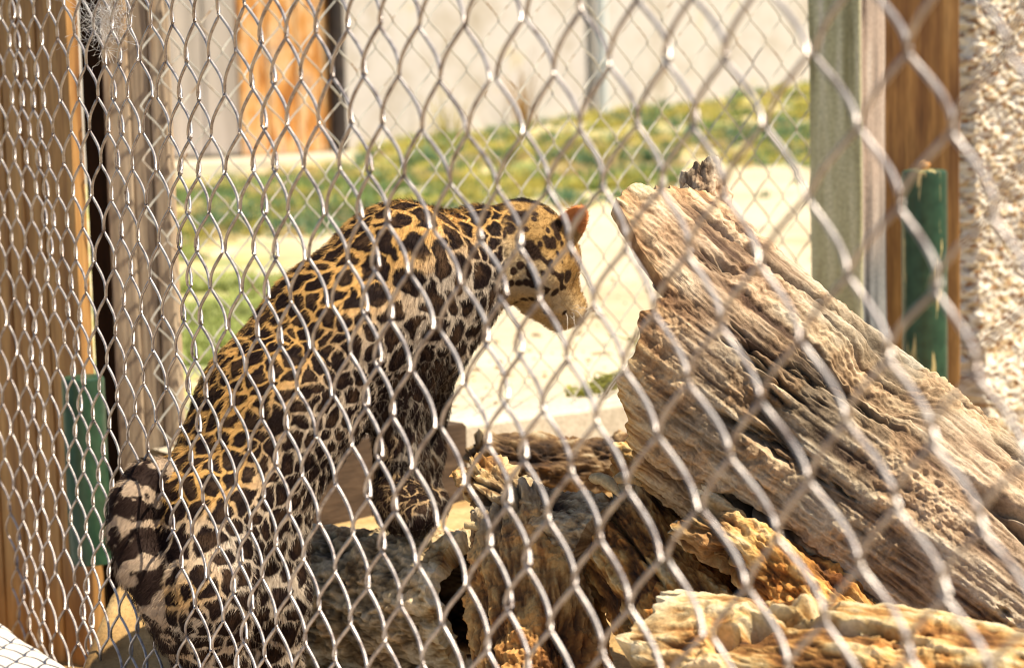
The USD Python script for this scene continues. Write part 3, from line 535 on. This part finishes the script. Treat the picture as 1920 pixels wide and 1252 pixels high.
add_log('bark_chunk', 'crumbling grey brown bark chunk lying across the top of the splintered stump', 'bark', log_mesh(at(885, 880, 2.25), at(1125, 1015, 2.16), 0.024, 0.040, 0.014, 85, nth=300, nl=300, ragged=0.02, amp=0.016, crumb=0.009, crack=0.008, stretch=2.0, depth=0.03, outer=[(0.22, (0.03, 0.016, 0.009)), (0.40, (0.13, 0.082, 0.042)), (0.54, (0.32, 0.225, 0.12)), (0.70, (0.52, 0.41, 0.25))], inner=DARK, rimc=RUST))
add_log('broken_slab', 'rust brown broken wood slab wedged between big trunk and front log', 'wood', log_mesh(at(1300, 985, 2.06), at(1640, 1215, 1.98), 0.030, 0.036, 0.012, 95, nth=240, nl=260, ragged=0.02, amp=0.012, crumb=0.006, crack=0.012, stretch=3.5, depth=0.05, outer=RUST, inner=DARK, rimc=CREAM))
def chips():
    r = np.random.default_rng(19)
    for i, (px, py, Z, L, lab) in enumerate(((1135, 912, 2.12, 0.045, 'pale curled splinter lying on top of the rotten wood heap'), (1180, 905, 2.14, 0.03, 'small pale chip beside the curled splinter'), (905, 1000, 2.20, 0.04, 'orange splinter leaning on the left side of the stump'))):
        a = at(px, py, Z); d = unit(np.array([r.normal(), r.normal() * 0.5, r.normal() * 0.35])); t = np.linspace(0, 1, 9)[:, None]
        p = a + d * L * (t - 0.5) + UZ * 0.006 * np.sin(t * 3.1); v, f = tube(p, 0.0042 * (0.5 + np.sin(np.linspace(0.2, 2.8, 9))) * (0.8 + 0.4 * r.random(9)), 6)
        tn = 0.5 + 0.25 * r.normal(0, 1, (len(v), 1)).clip(-1, 1)
        tag(obj('splinter', (v, f), M['tint_wood'], smooth=True, col=np.clip(np.array([0.62, 0.47, 0.25]) * (0.6 + 0.5 * tn), 0, 1)), lab, 'splinter')
chips()
add_log('root_piece', 'short gnarled dark root lying behind the stump', 'root', log_mesh(at(900, 880, 2.62), at(1190, 850, 2.74), 0.028, 0.034, 0.012, 65, nth=200, nl=200, ragged=0.01, amp=0.014, crumb=0.005, crack=0.006, stretch=2.5, depth=0.03, outer=DARK, inner=DARK, rimc=DARK))
add_log('bark_slab', 'orange edged bark slab under the broken end of the trunk', 'bark', log_mesh(at(1215, 850, 2.40), at(1360, 1010, 2.28), 0.040, 0.050, 0.012, 75, nth=220, nl=220, ragged=0.02, amp=0.014, crumb=0.005, crack=0.008, stretch=3.0, depth=0.06, outer=RUST, inner=DARK, rimc=RUST))

# ------------------------------------------------------------------ the cat
def cz(px, py, Z): return at(px, py, Z)
def pxr(n, Z): return n * Z / FPX
CAPS = []
def cap(a, ra, b, rb): CAPS.append((np.array(a), ra, np.array(b), rb))
def chain(pts):
    for (x0, y0, z0, r0), (x1, y1, z1, r1) in zip(pts[:-1], pts[1:]):
        cap(cz(x0, y0, z0), pxr(r0, z0), cz(x1, y1, z1), pxr(r1, z1))
# rump to shoulder, chest, neck
chain([(420, 975, 2.27, 135), (520, 770, 2.31, 145), (640, 635, 2.35, 150), (762, 530, 2.38, 146), (815, 530, 2.40, 122), (895, 478, 2.43, 92)])
chain([(815, 560, 2.40, 112), (800, 640, 2.38, 84)])
# hind legs
chain([(400, 965, 2.24, 112), (385, 1120, 2.19, 92), (395, 1240, 2.22, 62), (400, 1330, 2.27, 50), (490, 1350, 2.20, 40)])
chain([(470, 980, 2.30, 112), (490, 1120, 2.28, 84), (495, 1250, 2.30, 66), (490, 1350, 2.33, 48), (570, 1370, 2.28, 40)])
# fore legs
chain([(770, 610, 2.345, 92), (744, 745, 2.34, 60), (752, 850, 2.335, 42), (748, 930, 2.33, 40), (762, 950, 2.31, 40)])
chain([(748, 945, 2.32, 40), (786, 962, 2.29, 34)]); chain([(752, 955, 2.31, 34), (792, 950, 2.325, 26)]); chain([(752, 955, 2.30, 34), (772, 972, 2.275, 26)])
chain([(802, 640, 2.43, 76), (792, 750, 2.45, 46), (790, 850, 2.45, 36), (786, 930, 2.45, 34), (812, 944, 2.44, 30)])
# tail
TAIL = [(330, 905, 2.25, 48), (278, 906, 2.23, 38), (246, 944, 2.21, 34), (242, 1000, 2.20, 35), (264, 1066, 2.19, 36), (304, 1130, 2.18, 36), (326, 1195, 2.19, 30)]
chain(TAIL)
# head
HC = cz(986, 474, 2.45)
hs_ = unit(RT * 0.70 - UP * 0.57 + FW * 0.39); hr_ = RT * 0.54 - UP * 0.18 - FW * 0.82; hr_ = unit(hr_ - hs_ * (hr_ @ hs_)); hu_ = np.cross(hr_, hs_)
if hu_ @ UP < 0: hu_ = -hu_
HK = 1.10
def hl(x, y, z): return HC + (hr_ * x + hs_ * y + hu_ * z) * HK
HEAD0 = len(CAPS)
def hcap(a, ra, b, rb): cap(a, ra * HK, b, rb * HK)
hcap(hl(0, -0.006, 0.002), 0.049, hl(0, 0.012, 0.0), 0.046)
for s in (-1, 1):
    hcap(hl(s * 0.026, 0.012, -0.016), 0.030, hl(s * 0.016, 0.040, -0.024), 0.022)
hcap(hl(0, 0.026, 0.012), 0.027, hl(0, 0.050, -0.002), 0.017); hcap(hl(0, 0.050, -0.002), 0.017, hl(0, 0.077, -0.010), 0.0125)
for s in (-1, 1): hcap(hl(s * 0.010, 0.058, -0.020), 0.0160, hl(s * 0.007, 0.077, -0.020), 0.0135)
hcap(hl(0, 0.046, -0.032), 0.016, hl(0, 0.070, -0.033), 0.0120)
cap(HC, 0.046, cz(905, 500, 2.43), pxr(86, 2.43))
EARS = [(cz(968, 418, 2.45), 0.0200, cz(980, 392, 2.45), 0.0080, hs_), (cz(1058, 436, 2.43), 0.0170, cz(1088, 398, 2.42), 0.0075, unit(-FW + RT * 0.25 + UP * 0.2))]

def sdf(P):
    out = np.full(P.shape[0], 1.0)
    def sm(a, b, k): h = np.clip(0.5 + 0.5 * (b - a) / k, 0, 1); return b * (1 - h) + a * h - k * h * (1 - h)
    for i, (a, ra, b, rb) in enumerate(CAPS):
        ba = b - a; t = np.clip(((P - a) @ ba) / (ba @ ba), 0, 1)
        d = np.linalg.norm(P - a - t[:, None] * ba, axis=1) - (ra + (rb - ra) * t)
        out = sm(out, d, 0.016 if i < HEAD0 else 0.010)
    for (a, ra, b, rb, fw_) in EARS:
        ax = unit(b - a); fwd = unit(fw_ - ax * (fw_ @ ax)); sd = np.cross(ax, fwd)
        q = P - a; y = q @ ax; x = q @ sd; z = q @ fwd
        L = np.linalg.norm(b - a) + rb; t = np.clip(y / L, 0, 1); r = ra * np.sqrt(np.clip(1 - t ** 2.2, 0, 1)) + 0.001
        zz = z - 0.5 * (x ** 2) / ra                                     # cupped towards the front
        d = np.sqrt((np.maximum(np.abs(x) - r * 0.9, 0)) ** 2 + np.maximum(np.abs(zz) - 0.0035, 0) ** 2 + np.maximum(y - L, 0) ** 2 + np.maximum(-y - 0.012, 0) ** 2) - 0.0015
        out = sm(out, d, 0.006)
    return out
def surface_nets(f, lo, hi, h):
    n = np.ceil((hi - lo) / h).astype(int) + 1
    g = [lo[k] + h * np.arange(n[k]) for k in range(3)]
    # coarse pass first, so that only cells near the surface are evaluated finely
    val = np.full(n, 1.0, np.float32)
    st = 4; cg = [x[::st] for x in g]
    C = np.stack(np.meshgrid(*cg, indexing='ij'), -1).reshape(-1, 3)
    cv = f(C).reshape([len(x) for x in cg]); up = np.abs(cv) < h * st * 1.9
    need = np.repeat(np.repeat(np.repeat(up, st, 0), st, 1), st, 2)[:n[0], :n[1], :n[2]]
    near = np.zeros(n, bool); near |= need
    for k in range(3): near |= np.roll(need, st // 2, k) | np.roll(need, -st // 2, k)
    val[...] = np.repeat(np.repeat(np.repeat(cv, st, 0), st, 1), st, 2)[:n[0], :n[1], :n[2]]
    idx = np.nonzero(near); P = np.stack([g[k][idx[k]] for k in range(3)], 1); val[idx] = f(P)
    ins = val < 0
    cells = np.zeros(n - 1, np.int32)
    for a, b, c in np.ndindex(2, 2, 2): cells += ins[a:n[0] - 1 + a, b:n[1] - 1 + b, c:n[2] - 1 + c]
    act = (cells > 0) & (cells < 8); ci = np.stack(np.nonzero(act), 1); ids = np.full(n - 1, -1); ids[act] = np.arange(len(ci))
    acc, cnt = np.zeros((len(ci), 3)), np.zeros(len(ci))
    corners = np.array(list(np.ndindex(2, 2, 2)))
    for i in range(8):
        for j in range(i + 1, 8):
            if np.abs(corners[i] - corners[j]).sum() != 1: continue
            a, b = ci + corners[i], ci + corners[j]; va, vb = val[tuple(a.T)], val[tuple(b.T)]
            x = (va < 0) != (vb < 0); t = va[x] / (va[x] - vb[x])
            acc[x] += a[x] + t[:, None] * (b[x] - a[x]); cnt[x] += 1
    V = lo + h * acc / cnt[:, None]; F = []
    for k in range(3):
        u, w = (k + 1) % 3, (k + 2) % 3
        s0 = [slice(None)] * 3; s1 = [slice(None)] * 3; s0[k] = slice(0, n[k] - 1); s1[k] = slice(1, n[k])
        ch = ins[tuple(s0)] != ins[tuple(s1)]; e = np.stack(np.nonzero(ch), 1)
        ok = (e[:, u] > 0) & (e[:, w] > 0) & (e[:, u] < n[u] - 1) & (e[:, w] < n[w] - 1); e = e[ok]
        q = []
        for du, dw in ((-1, -1), (0, -1), (0, 0), (-1, 0)):
            c = e.copy(); c[:, u] += du; c[:, w] += dw; q.append(ids[tuple(c.T)])
        q = np.stack(q, 1); flip = ~ins[tuple(e.T)]; q[flip] = q[flip][:, ::-1]; F.append(q)
    F = np.vstack(F); return V, np.vstack([F[:, [0, 1, 2]], F[:, [0, 2, 3]]])
allp = np.array([c[0] for c in CAPS] + [c[2] for c in CAPS])
CV, CF = surface_nets(sdf, allp.min(0) - 0.09, allp.max(0) + 0.09, 0.0028)
def smooth_mesh(V, F, it):
    e = np.unique(np.sort(np.vstack([F[:, [0, 1]], F[:, [1, 2]], F[:, [2, 0]]]), 1), axis=0)
    w = coo_matrix((np.ones(2 * len(e)), (np.r_[e[:, 0], e[:, 1]], np.r_[e[:, 1], e[:, 0]])), shape=(len(V),) * 2).tocsr(); dg = np.maximum(np.asarray(w.sum(1)).ravel(), 1)[:, None]
    for _ in range(it):
        for k in (0.5, -0.53): V = V + k * ((w @ V) / dg - V)
    return V
CV = smooth_mesh(CV, CF, 6)
CV, CF = trimesh.remesh.subdivide(CV, CF); CV = smooth_mesh(np.array(CV), np.array(CF), 3)
cm_ = trimesh.Trimesh(CV, CF, process=False)
if cm_.volume < 0: CF = CF[:, ::-1]
_, _, CNRM = meshkit.arrays((CV, CF), True)
# muscle and fur relief
CV = CV + CNRM * (0.0016 * (fbm(CV * 60, 3, 4) - 0.5) + 0.004 * (fbm(CV * 16, 2, 7) - 0.5))[:, None]

def proj(P):
    d = P - EYE; z = d @ FW; return np.stack([960 + FPX * (d @ RT) / z, 626 - FPX * (d @ UP) / z], 1)
def seg_dist(P, pts):
    best = np.full(len(P), 9.0); par = np.zeros(len(P))
    for i in range(len(pts) - 1):
        a, b = pts[i], pts[i + 1]; ba = b - a; t = np.clip(((P - a) @ ba) / (ba @ ba), 0, 1); d = np.linalg.norm(P - a - t[:, None] * ba, axis=1)
        x = d < best; best[x] = d[x]; par[x] = (i + t)[x]
    return best, par
def line(pts): return [cz(*p[:3]) for p in pts]
SP = line([(420, 975, 2.27), (520, 770, 2.31), (640, 635, 2.35), (762, 530, 2.38), (895, 478, 2.43), (985, 462, 2.45)])
def coat(P, N, hidden=False):
    """The animal's own colouring: gold or pale ground, dark blotches, tail rings, head stripes, all laid out on its body."""
    dt, pt = seg_dist(P, line(TAIL)); dsp, ps = seg_dist(P, SP)
    dl1, pl1 = seg_dist(P, line([(770, 640, 2.345), (744, 745, 2.34), (752, 850, 2.335), (748, 930, 2.33), (786, 962, 2.29)])); dl2, pl2 = seg_dist(P, line([(802, 680, 2.43), (792, 750, 2.45), (786, 930, 2.45), (812, 944, 2.44)]))
    dh1, ph1 = seg_dist(P, line([(385, 1060, 2.2), (395, 1240, 2.22), (400, 1330, 2.27), (490, 1350, 2.20)])); dh2, ph2 = seg_dist(P, line([(490, 1060, 2.28), (495, 1250, 2.30), (490, 1350, 2.33), (570, 1370, 2.28)]))
    H = np.stack([(P - HC) @ hr_, (P - HC) @ hs_, (P - HC) @ hu_], 1) / HK; dhead = np.linalg.norm(H - [0, 0.02, 0], axis=1)
    tail = (dt < 0.032) & (pt > 0.35); head = dhead < 0.085
    fore = sstep(0.052, 0.040, np.minimum(dl1, dl2)); hind = sstep(0.070, 0.05, np.minimum(dh1, dh2))
    shoulder = np.exp(-(np.linalg.norm(P - cz(790, 500, 2.33), axis=1) / 0.075) ** 2)
    # seeds of the blotches, drawn over the skin
    r = np.random.default_rng(5)
    return dict(tail=tail, pt=pt, head=head, H=H, fore=fore, hind=hind, shoulder=shoulder, ps=ps, dsp=dsp)
K = coat(CV, CNRM)
def blotches():
    P = CV; r = np.random.default_rng(42)
    dark = np.zeros(len(P)); core = np.zeros(len(P))
    sd = unit(SP[3] - SP[0]); vert = unit(UZ - sd * (UZ @ sd)); oth = np.cross(sd, vert)
    w = np.stack([(fbm(P * 45, 3, 50 + k) - 0.5) for k in range(3)], 1) * 0.024
    Q0 = P + w
    # space measured in the frame of the body; stretched so that shoulder and leg blotches run down the limb
    fore, sh, hind = K['fore'], K['shoulder'], K['hind']
    size = 0.0200 * (1 + 0.9 * sh + 0.35 * hind) * (1 - 0.35 * fore)
    size = size * (0.52 + 0.74 * noise(P * 26, 3))
    down = unit(cz(740, 900, 2.33) - cz(800, 480, 2.38))
    order = r.permutation(len(P)); cellk = {}
    keep = []; hcell = 0.012
    tree_pts = []
    # dart throwing on a coarse sample
    cand = order[:26000]; Pc, Sc = P[cand], size[cand]; alive = np.ones(len(cand), bool); kt = cKDTree(Pc)
    for i in range(len(cand)):
        if not alive[i]: continue
        keep.append(i)
        for j in kt.query_ball_point(Pc[i], Sc[i] * 0.92): alive[j] = False
        alive[i] = True
    S, Ss = Pc[keep], Sc[keep]
    # elongation: along the spine on the flanks, down the limb on shoulder and leg
    lim = np.clip(fore + sh, 0, 1)[:, None]
    axis = unit(sd[None] * (1 - lim) + down[None] * lim)
    nb = min(14, len(S)); dist, idx = cKDTree(S).query(Q0, k=nb)
    rel = Q0[:, None] - S[idx]; al = np.einsum('ijk,ik->ij', rel, axis); k_el = (0.26 + 0.36 * lim)
    d2 = np.sqrt(np.maximum((rel ** 2).sum(-1) - al ** 2 * k_el * (2 - k_el), 0)) / Ss[idx]
    srt = np.argsort(d2, 1); a = np.take_along_axis(d2, srt, 1); first = np.take_along_axis(idx, srt[:, :1], 1)[:, 0]
    edge = (a[:, 1] - a[:, 0]) * 0.5
    return edge, a[:, 0], first, Ss
EDGE, CORE, FIRST, _ = blotches()
SPOTS = [(925, 418, 9), (938, 437, 12), (956, 428, 10), (944, 404, 7), (922, 450, 8), (910, 472, 9), (938, 494, 12), (932, 511, 10), (945, 535, 6), (958, 532, 6.5), (972, 531, 7), (986, 531, 7), (999, 533, 7), (1009, 541, 6), (951, 553, 6), (972, 566, 5), (984, 561, 6), (997, 559, 6), (1008, 561, 5),
    (1002, 472, 12), (1014, 458, 6), (1022, 445, 5.5), (1028, 430, 5), (962, 508, 7), (976, 499, 7), (990, 500, 5), (1040, 548, 8), (1057, 588, 5), (1064, 517, 13), (1052, 522, 9), (952, 378, 6), (930, 386, 6), (972, 446, 6), (984, 430, 6), (1000, 412, 6), (1030, 490, 6), (1044, 476, 5), (1054, 456, 5), (1044, 424, 13), (1046, 440, 10), (976, 402, 9), (1018, 512, 5), (900, 430, 12), (885, 500, 12), (905, 530, 10), (1022, 585, 5)]
def paint():
    P = CV; n = len(P); n1 = fbm(P * 300, 3, 70); n2 = fbm(P * 60, 3, 71)
    up = CNRM @ UZ; back = sstep(-0.35, 0.55, up + 0.9 * (CNRM @ -RT) * 0.6)
    pale = np.array([0.44, 0.365, 0.285]); gold = np.array([0.50, 0.265, 0.07]); gold2 = np.array([0.56, 0.36, 0.14])
    g = np.clip(back * 0.9 + 0.1 - 0.55 * K['fore'] - 0.75 * K['hind'] - 0.35 * K['shoulder'] * (up < 0.2), 0, 1)[:, None]
    pale = pale * (1 - 0.5 * K['fore'])[:, None] * (0.8 + 0.4 * n2)[:, None]
    base = pale * (1 - g) + (gold * 0.55 + gold2 * 0.45) * g
    thr = 0.062 - 0.036 * K['fore'] + 0.04 * K['hind'] * 0 + 0.11 * (n2 - 0.5) + 0.05 * (n1 - 0.5) + 0.10 * (fbm(P * 24, 2, 72) - 0.5) + 0.012 * back
    d = sstep(-0.02, 0.03, EDGE - thr)
    inner = np.array([0.012, 0.006, 0.005]); mid = np.array([0.055, 0.030, 0.016])
    centre = sstep(0.46, 0.18, CORE) * (0.45 + 0.55 * K['shoulder']) * sstep(0.38, 0.58, n2) * 1.5
    darkc = inner + (mid - inner) * centre[:, None]
    col = base * (1 - d[:, None]) + darkc * d[:, None]
    # tail rings
    t = K['pt']; n4 = fbm(P * 110, 3, 77); ring = np.sin((t + 0.95 * (n2 - 0.5) + 0.4 * (n4 - 0.5)) * 2 * np.pi * 0.92 + 0.7); dr = sstep(-0.62, -0.30, ring) * sstep(0.30, 0.40, n4 + 0.25 * (ring > 0.2))
    tc = np.array([0.38, 0.285, 0.20]) * (1 - dr[:, None]) + np.array([0.022, 0.012, 0.009]) * dr[:, None]
    col = np.where(K['tail'][:, None], tc, col)
    # head
    H = K['H']; x, y, z = H.T; ax = np.abs(x)
    hb = np.array([0.36, 0.215, 0.075]); hp = np.array([0.42, 0.32, 0.19])
    wv = sstep(0.008, -0.03, z)[:, None]; hc = hb * (1 - wv) + hp * wv; hc = hc * (0.72 + 0.5 * fbm(P * 95, 3, 83))[:, None]
    q = H + (np.stack([fbm(P * 80, 2, 80 + k) for k in range(3)], 1) - 0.5) * 0.012
    def spot(c, rx, k=1.0): return sstep(1.0, 0.7, np.linalg.norm((np.stack([np.abs(q[:, 0]), q[:, 1], q[:, 2]], 1) - c) / rx, axis=1))
    dk = np.zeros(n); wh_in = np.linalg.norm(H - [0, 0.028, 0.004], axis=1) < 0.095
    for c, rx in (((0.012, -0.030, 0.040), (0.007, 0.018, 0.02)), ((0.030, -0.040, 0.016), (0.011, 0.014, 0.014)), ((0.013, 0.004, 0.048), (0.0045, 0.022, 0.02)), ((0.044, -0.022, -0.006), (0.02, 0.009, 0.010)), ((0.0, -0.046, 0.022), (0.006, 0.02, 0.012)),
                  ((0.046, -0.004, 0.012), (0.02, 0.008, 0.009)), ((0.022, 0.036, 0.016), (0.010, 0.012, 0.008)), ((0.030, -0.042, -0.020), (0.014, 0.01, 0.012)), ((0.012, -0.052, -0.006), (0.009, 0.016, 0.010)), ((0.018, 0.064, -0.020), (0.004, 0.004, 0.004)), ((0.0, 0.010, 0.05), (0.0035, 0.014, 0.02)), ((0.024, 0.018, 0.036), (0.0045, 0.010, 0.012)), ((0.040, 0.016, 0.004), (0.012, 0.006, 0.005)), ((0.022, -0.014, 0.046), (0.005, 0.010, 0.012)), ((0.040, -0.030, 0.030), (0.010, 0.007, 0.007)), ((0.026, 0.042, 0.002), (0.01, 0.008, 0.010))): dk = np.maximum(dk, spot(np.array(c), np.array(rx)))
    pj = proj(P); front = (CNRM * unit(P - EYE)).sum(1) < 0.1
    for px_, py_, rr_ in [(a, b, c * 1.22) for a, b, c in SPOTS]:
        c = np.nonzero(front & wh_in)[0]; c = c[np.argmin(((pj[c] - [px_, py_]) ** 2).sum(1))]
        dk = np.maximum(dk, sstep(1.15, 0.8, np.linalg.norm(P - P[c] + (q - H) @ np.stack([hr_, hs_, hu_]) * 0.5, axis=1) / pxr(rr_, 2.4)))
    s1 = np.exp(-((q[:, 2] + 0.012 + 0.25 * (q[:, 1] - 0.02)) / 0.0036) ** 2) * sstep(0.045, 0.030, q[:, 1]) * sstep(-0.03, -0.02, q[:, 1]) * (ax > 0.015)
    s2 = np.exp(-((q[:, 2] + 0.030 + 0.12 * (q[:, 1] - 0.02)) / 0.0036) ** 2) * sstep(0.030, 0.018, q[:, 1]) * sstep(-0.02, -0.008, q[:, 1]) * (ax > 0.012)
    dk = np.maximum(dk, np.maximum(sstep(0.35, 0.6, s1), sstep(0.35, 0.6, s2)))
    hc = hc * (1 - dk[:, None]) + np.array([0.03, 0.016, 0.010]) * dk[:, None]
    # first ear back dark; second orange, sunlight through it painted in; golden base
    for ei, (a, ra, b, rb, fw_) in enumerate(EARS):
        axd = unit(b - a); h = (P - a) @ axd; dd = np.linalg.norm(P - a - np.clip(h, 0, 0.05)[:, None] * axd, axis=1)
        bk = sstep(0.026, 0.020, dd) * sstep(0.010, 0.017, h)
        ec = np.array([0.018, 0.012, 0.010]) if ei == 0 else np.array([0.50, 0.19, 0.06])
        hc = hc * (1 - bk[:, None]) + ec * bk[:, None]
    nose = sstep(0.011, 0.008, np.linalg.norm(H - [0, 0.088, -0.006], axis=1)); hc = hc * (1 - nose[:, None]) + np.array([0.16, 0.05, 0.04]) * nose[:, None]
    wh = sstep(0.094, 0.080, np.linalg.norm(H - [0, 0.028, 0.004], axis=1)) * sstep(-0.058, -0.044, y + 0.4 * z * 0)
    col = col * (1 - wh[:, None]) + hc * wh[:, None]
    return col * (0.86 + 0.28 * n1)[:, None]
CCOL = paint()
ctr = np.array([CV[:, 0].mean(), CV[:, 1].mean(), FLOOR])
kitty = thing('spotted_cat', 'gold wild cat with black blotches, hunched with one paw on a log', 'wild cat', ctr)
M['coat'] = mat_tint('cat_skin', ns=420.0, lo=0.75, hi=1.15, roughness=0.7, bump=0.3, bdist=0.0015, spec=0.08)
obj('body', (CV, CF), M['coat'], kitty, smooth=True, col=CCOL)
M['eye'] = usdkit.material(stage, '/World/Looks/eye', {'p': ('principled_bsdf', {'base_color': (0.10, 0.06, 0.02), 'roughness': 0.08})}, [], surface='p.BSDF')
for s in (-1, 1):
    e = trimesh.creation.icosphere(2, 0.0085); e.apply_translation(hl(s * 0.0235, 0.043, 0.008)); obj('eye', e, M['eye'], kitty, smooth=True)
M['hair'] = usdkit.material(stage, '/World/Looks/cat_hair', {'a': ('attribute', {'attribute': 'tint'}), 'p': ('principled_bsdf', {'roughness': 0.7, 'specular_ior_level': 0.08})}, [('a.color', 'p.base_color')], surface='p.BSDF')
wk = []
for s in (-1, 1):
    for i in range(6):
        a = hl(s * 0.014, 0.072 - 0.003 * (i % 3), -0.018 - 0.003 * (i // 2)); b = a + hr_ * s * (0.045 + 0.006 * (i % 3)) - hs_ * 0.012 * (i % 2) + hu_ * (0.004 - 0.006 * i)
        wk.append(tube([a, lerp(a, b, 0.5) + hu_ * 0.003, b - UZ * 0.004], [0.00035, 0.00028, 0.0001], 4))
M['whisker'] = usdkit.material(stage, '/World/Looks/whisker', {'p': ('principled_bsdf', {'base_color': (0.7, 0.65, 0.58), 'roughness': 0.4})}, [], surface='p.BSDF')
obj('whiskers', cat_mesh(wk), M['whisker'], kitty, smooth=True)
def fur(count=110000):
    r = np.random.default_rng(9)
    tri = cm_.area_faces; fi = r.choice(len(CF), count, p=tri / tri.sum()); b = r.dirichlet((1, 1, 1), count)
    P = (CV[CF[fi]] * b[..., None]).sum(1); N = unit((CNRM[CF[fi]] * b[..., None]).sum(1)); C = (CCOL[CF[fi]] * b[..., None]).sum(1)
    d = (P - EYE); keep = (N * unit(d)).sum(1) < 0.35
    P, N, C = P[keep], N[keep], C[keep]
    sd = unit(SP[3] - SP[0]); flow = np.tile(-sd, (len(P), 1))
    nearleg = coat(P, N); lim = np.clip(nearleg['fore'] + nearleg['hind'] + nearleg['shoulder'], 0, 1)[:, None]
    flow = flow * (1 - lim) + np.array([0, 0, -1.0]) * lim
    flow[nearleg['head']] = -hs_
    flow = flow - N * (flow * N).sum(1, keepdims=True); flow = unit(flow + r.normal(0, 0.16, flow.shape))
    ln = 0.0058 * (0.6 + 0.7 * r.random(len(P)))[:, None] * np.where(nearleg['head'], 0.55, 1.0)[:, None]
    pts = np.stack([P - N * 0.0006, P + (N * 0.30 + flow * 0.32) * ln, P + (N * 0.42 + flow * 0.70) * ln, P + (N * 0.46 + flow * 1.0) * ln + r.normal(0, 0.0003, P.shape)], 1)
    c = UsdGeom.BasisCurves.Define(stage, path_for('fur', kitty)); n = len(P)
    c.CreateTypeAttr('linear'); c.CreatePointsAttr(Vt.Vec3fArray.FromNumpy((pts.reshape(-1, 3) - ctr).astype(np.float32)))
    c.CreateCurveVertexCountsAttr(Vt.IntArray.FromNumpy(np.full(n, 4, np.int32)))
    c.CreateWidthsAttr(Vt.FloatArray.FromNumpy(np.tile(np.array([0.00034, 0.0003, 0.0002, 0.00006], np.float32), n))); c.SetWidthsInterpolation('vertex')
    UsdGeom.PrimvarsAPI(c).CreatePrimvar('tint', T.Color3fArray, 'uniform').Set(Vt.Vec3fArray.FromNumpy((C * (0.8 + 0.4 * r.random((n, 1)))).astype(np.float32)))
    UsdShade.MaterialBindingAPI.Apply(c.GetPrim()).Bind(M['hair']); tag(c.GetPrim(), kind='stuff')
fur()

# ------------------------------------------------------------------ cobweb on the front fence
def cobweb():
    r = np.random.default_rng(3); pts, cnt = [], []
    for i in range(150):
        a = np.array([r.normal(195, 22), r.normal(42, 24)]); d = r.normal(0, 22, 2); k = 6
        pl = [hit(*(a + d * t + r.normal(0, 3, 2)), FP0 + FN * r.uniform(-0.004, 0.006), FN) for t in np.linspace(-1, 1, k)]
        pts += pl; cnt.append(k)
    o = pts[0]; c = UsdGeom.BasisCurves.Define(stage, path_for('cobweb')); c.CreateTypeAttr('linear')
    c.CreatePointsAttr(Vt.Vec3fArray.FromNumpy(np.array(pts, np.float32))); c.CreateCurveVertexCountsAttr(Vt.IntArray(cnt)); c.CreateWidthsAttr(Vt.FloatArray([0.00022])); c.SetWidthsInterpolation('constant')
    UsdShade.MaterialBindingAPI.Apply(c.GetPrim()).Bind(M['cobweb']); tag(c.GetPrim(), 'tangled grey cobweb caught in the front fence near the top left', 'cobweb')
cobweb()
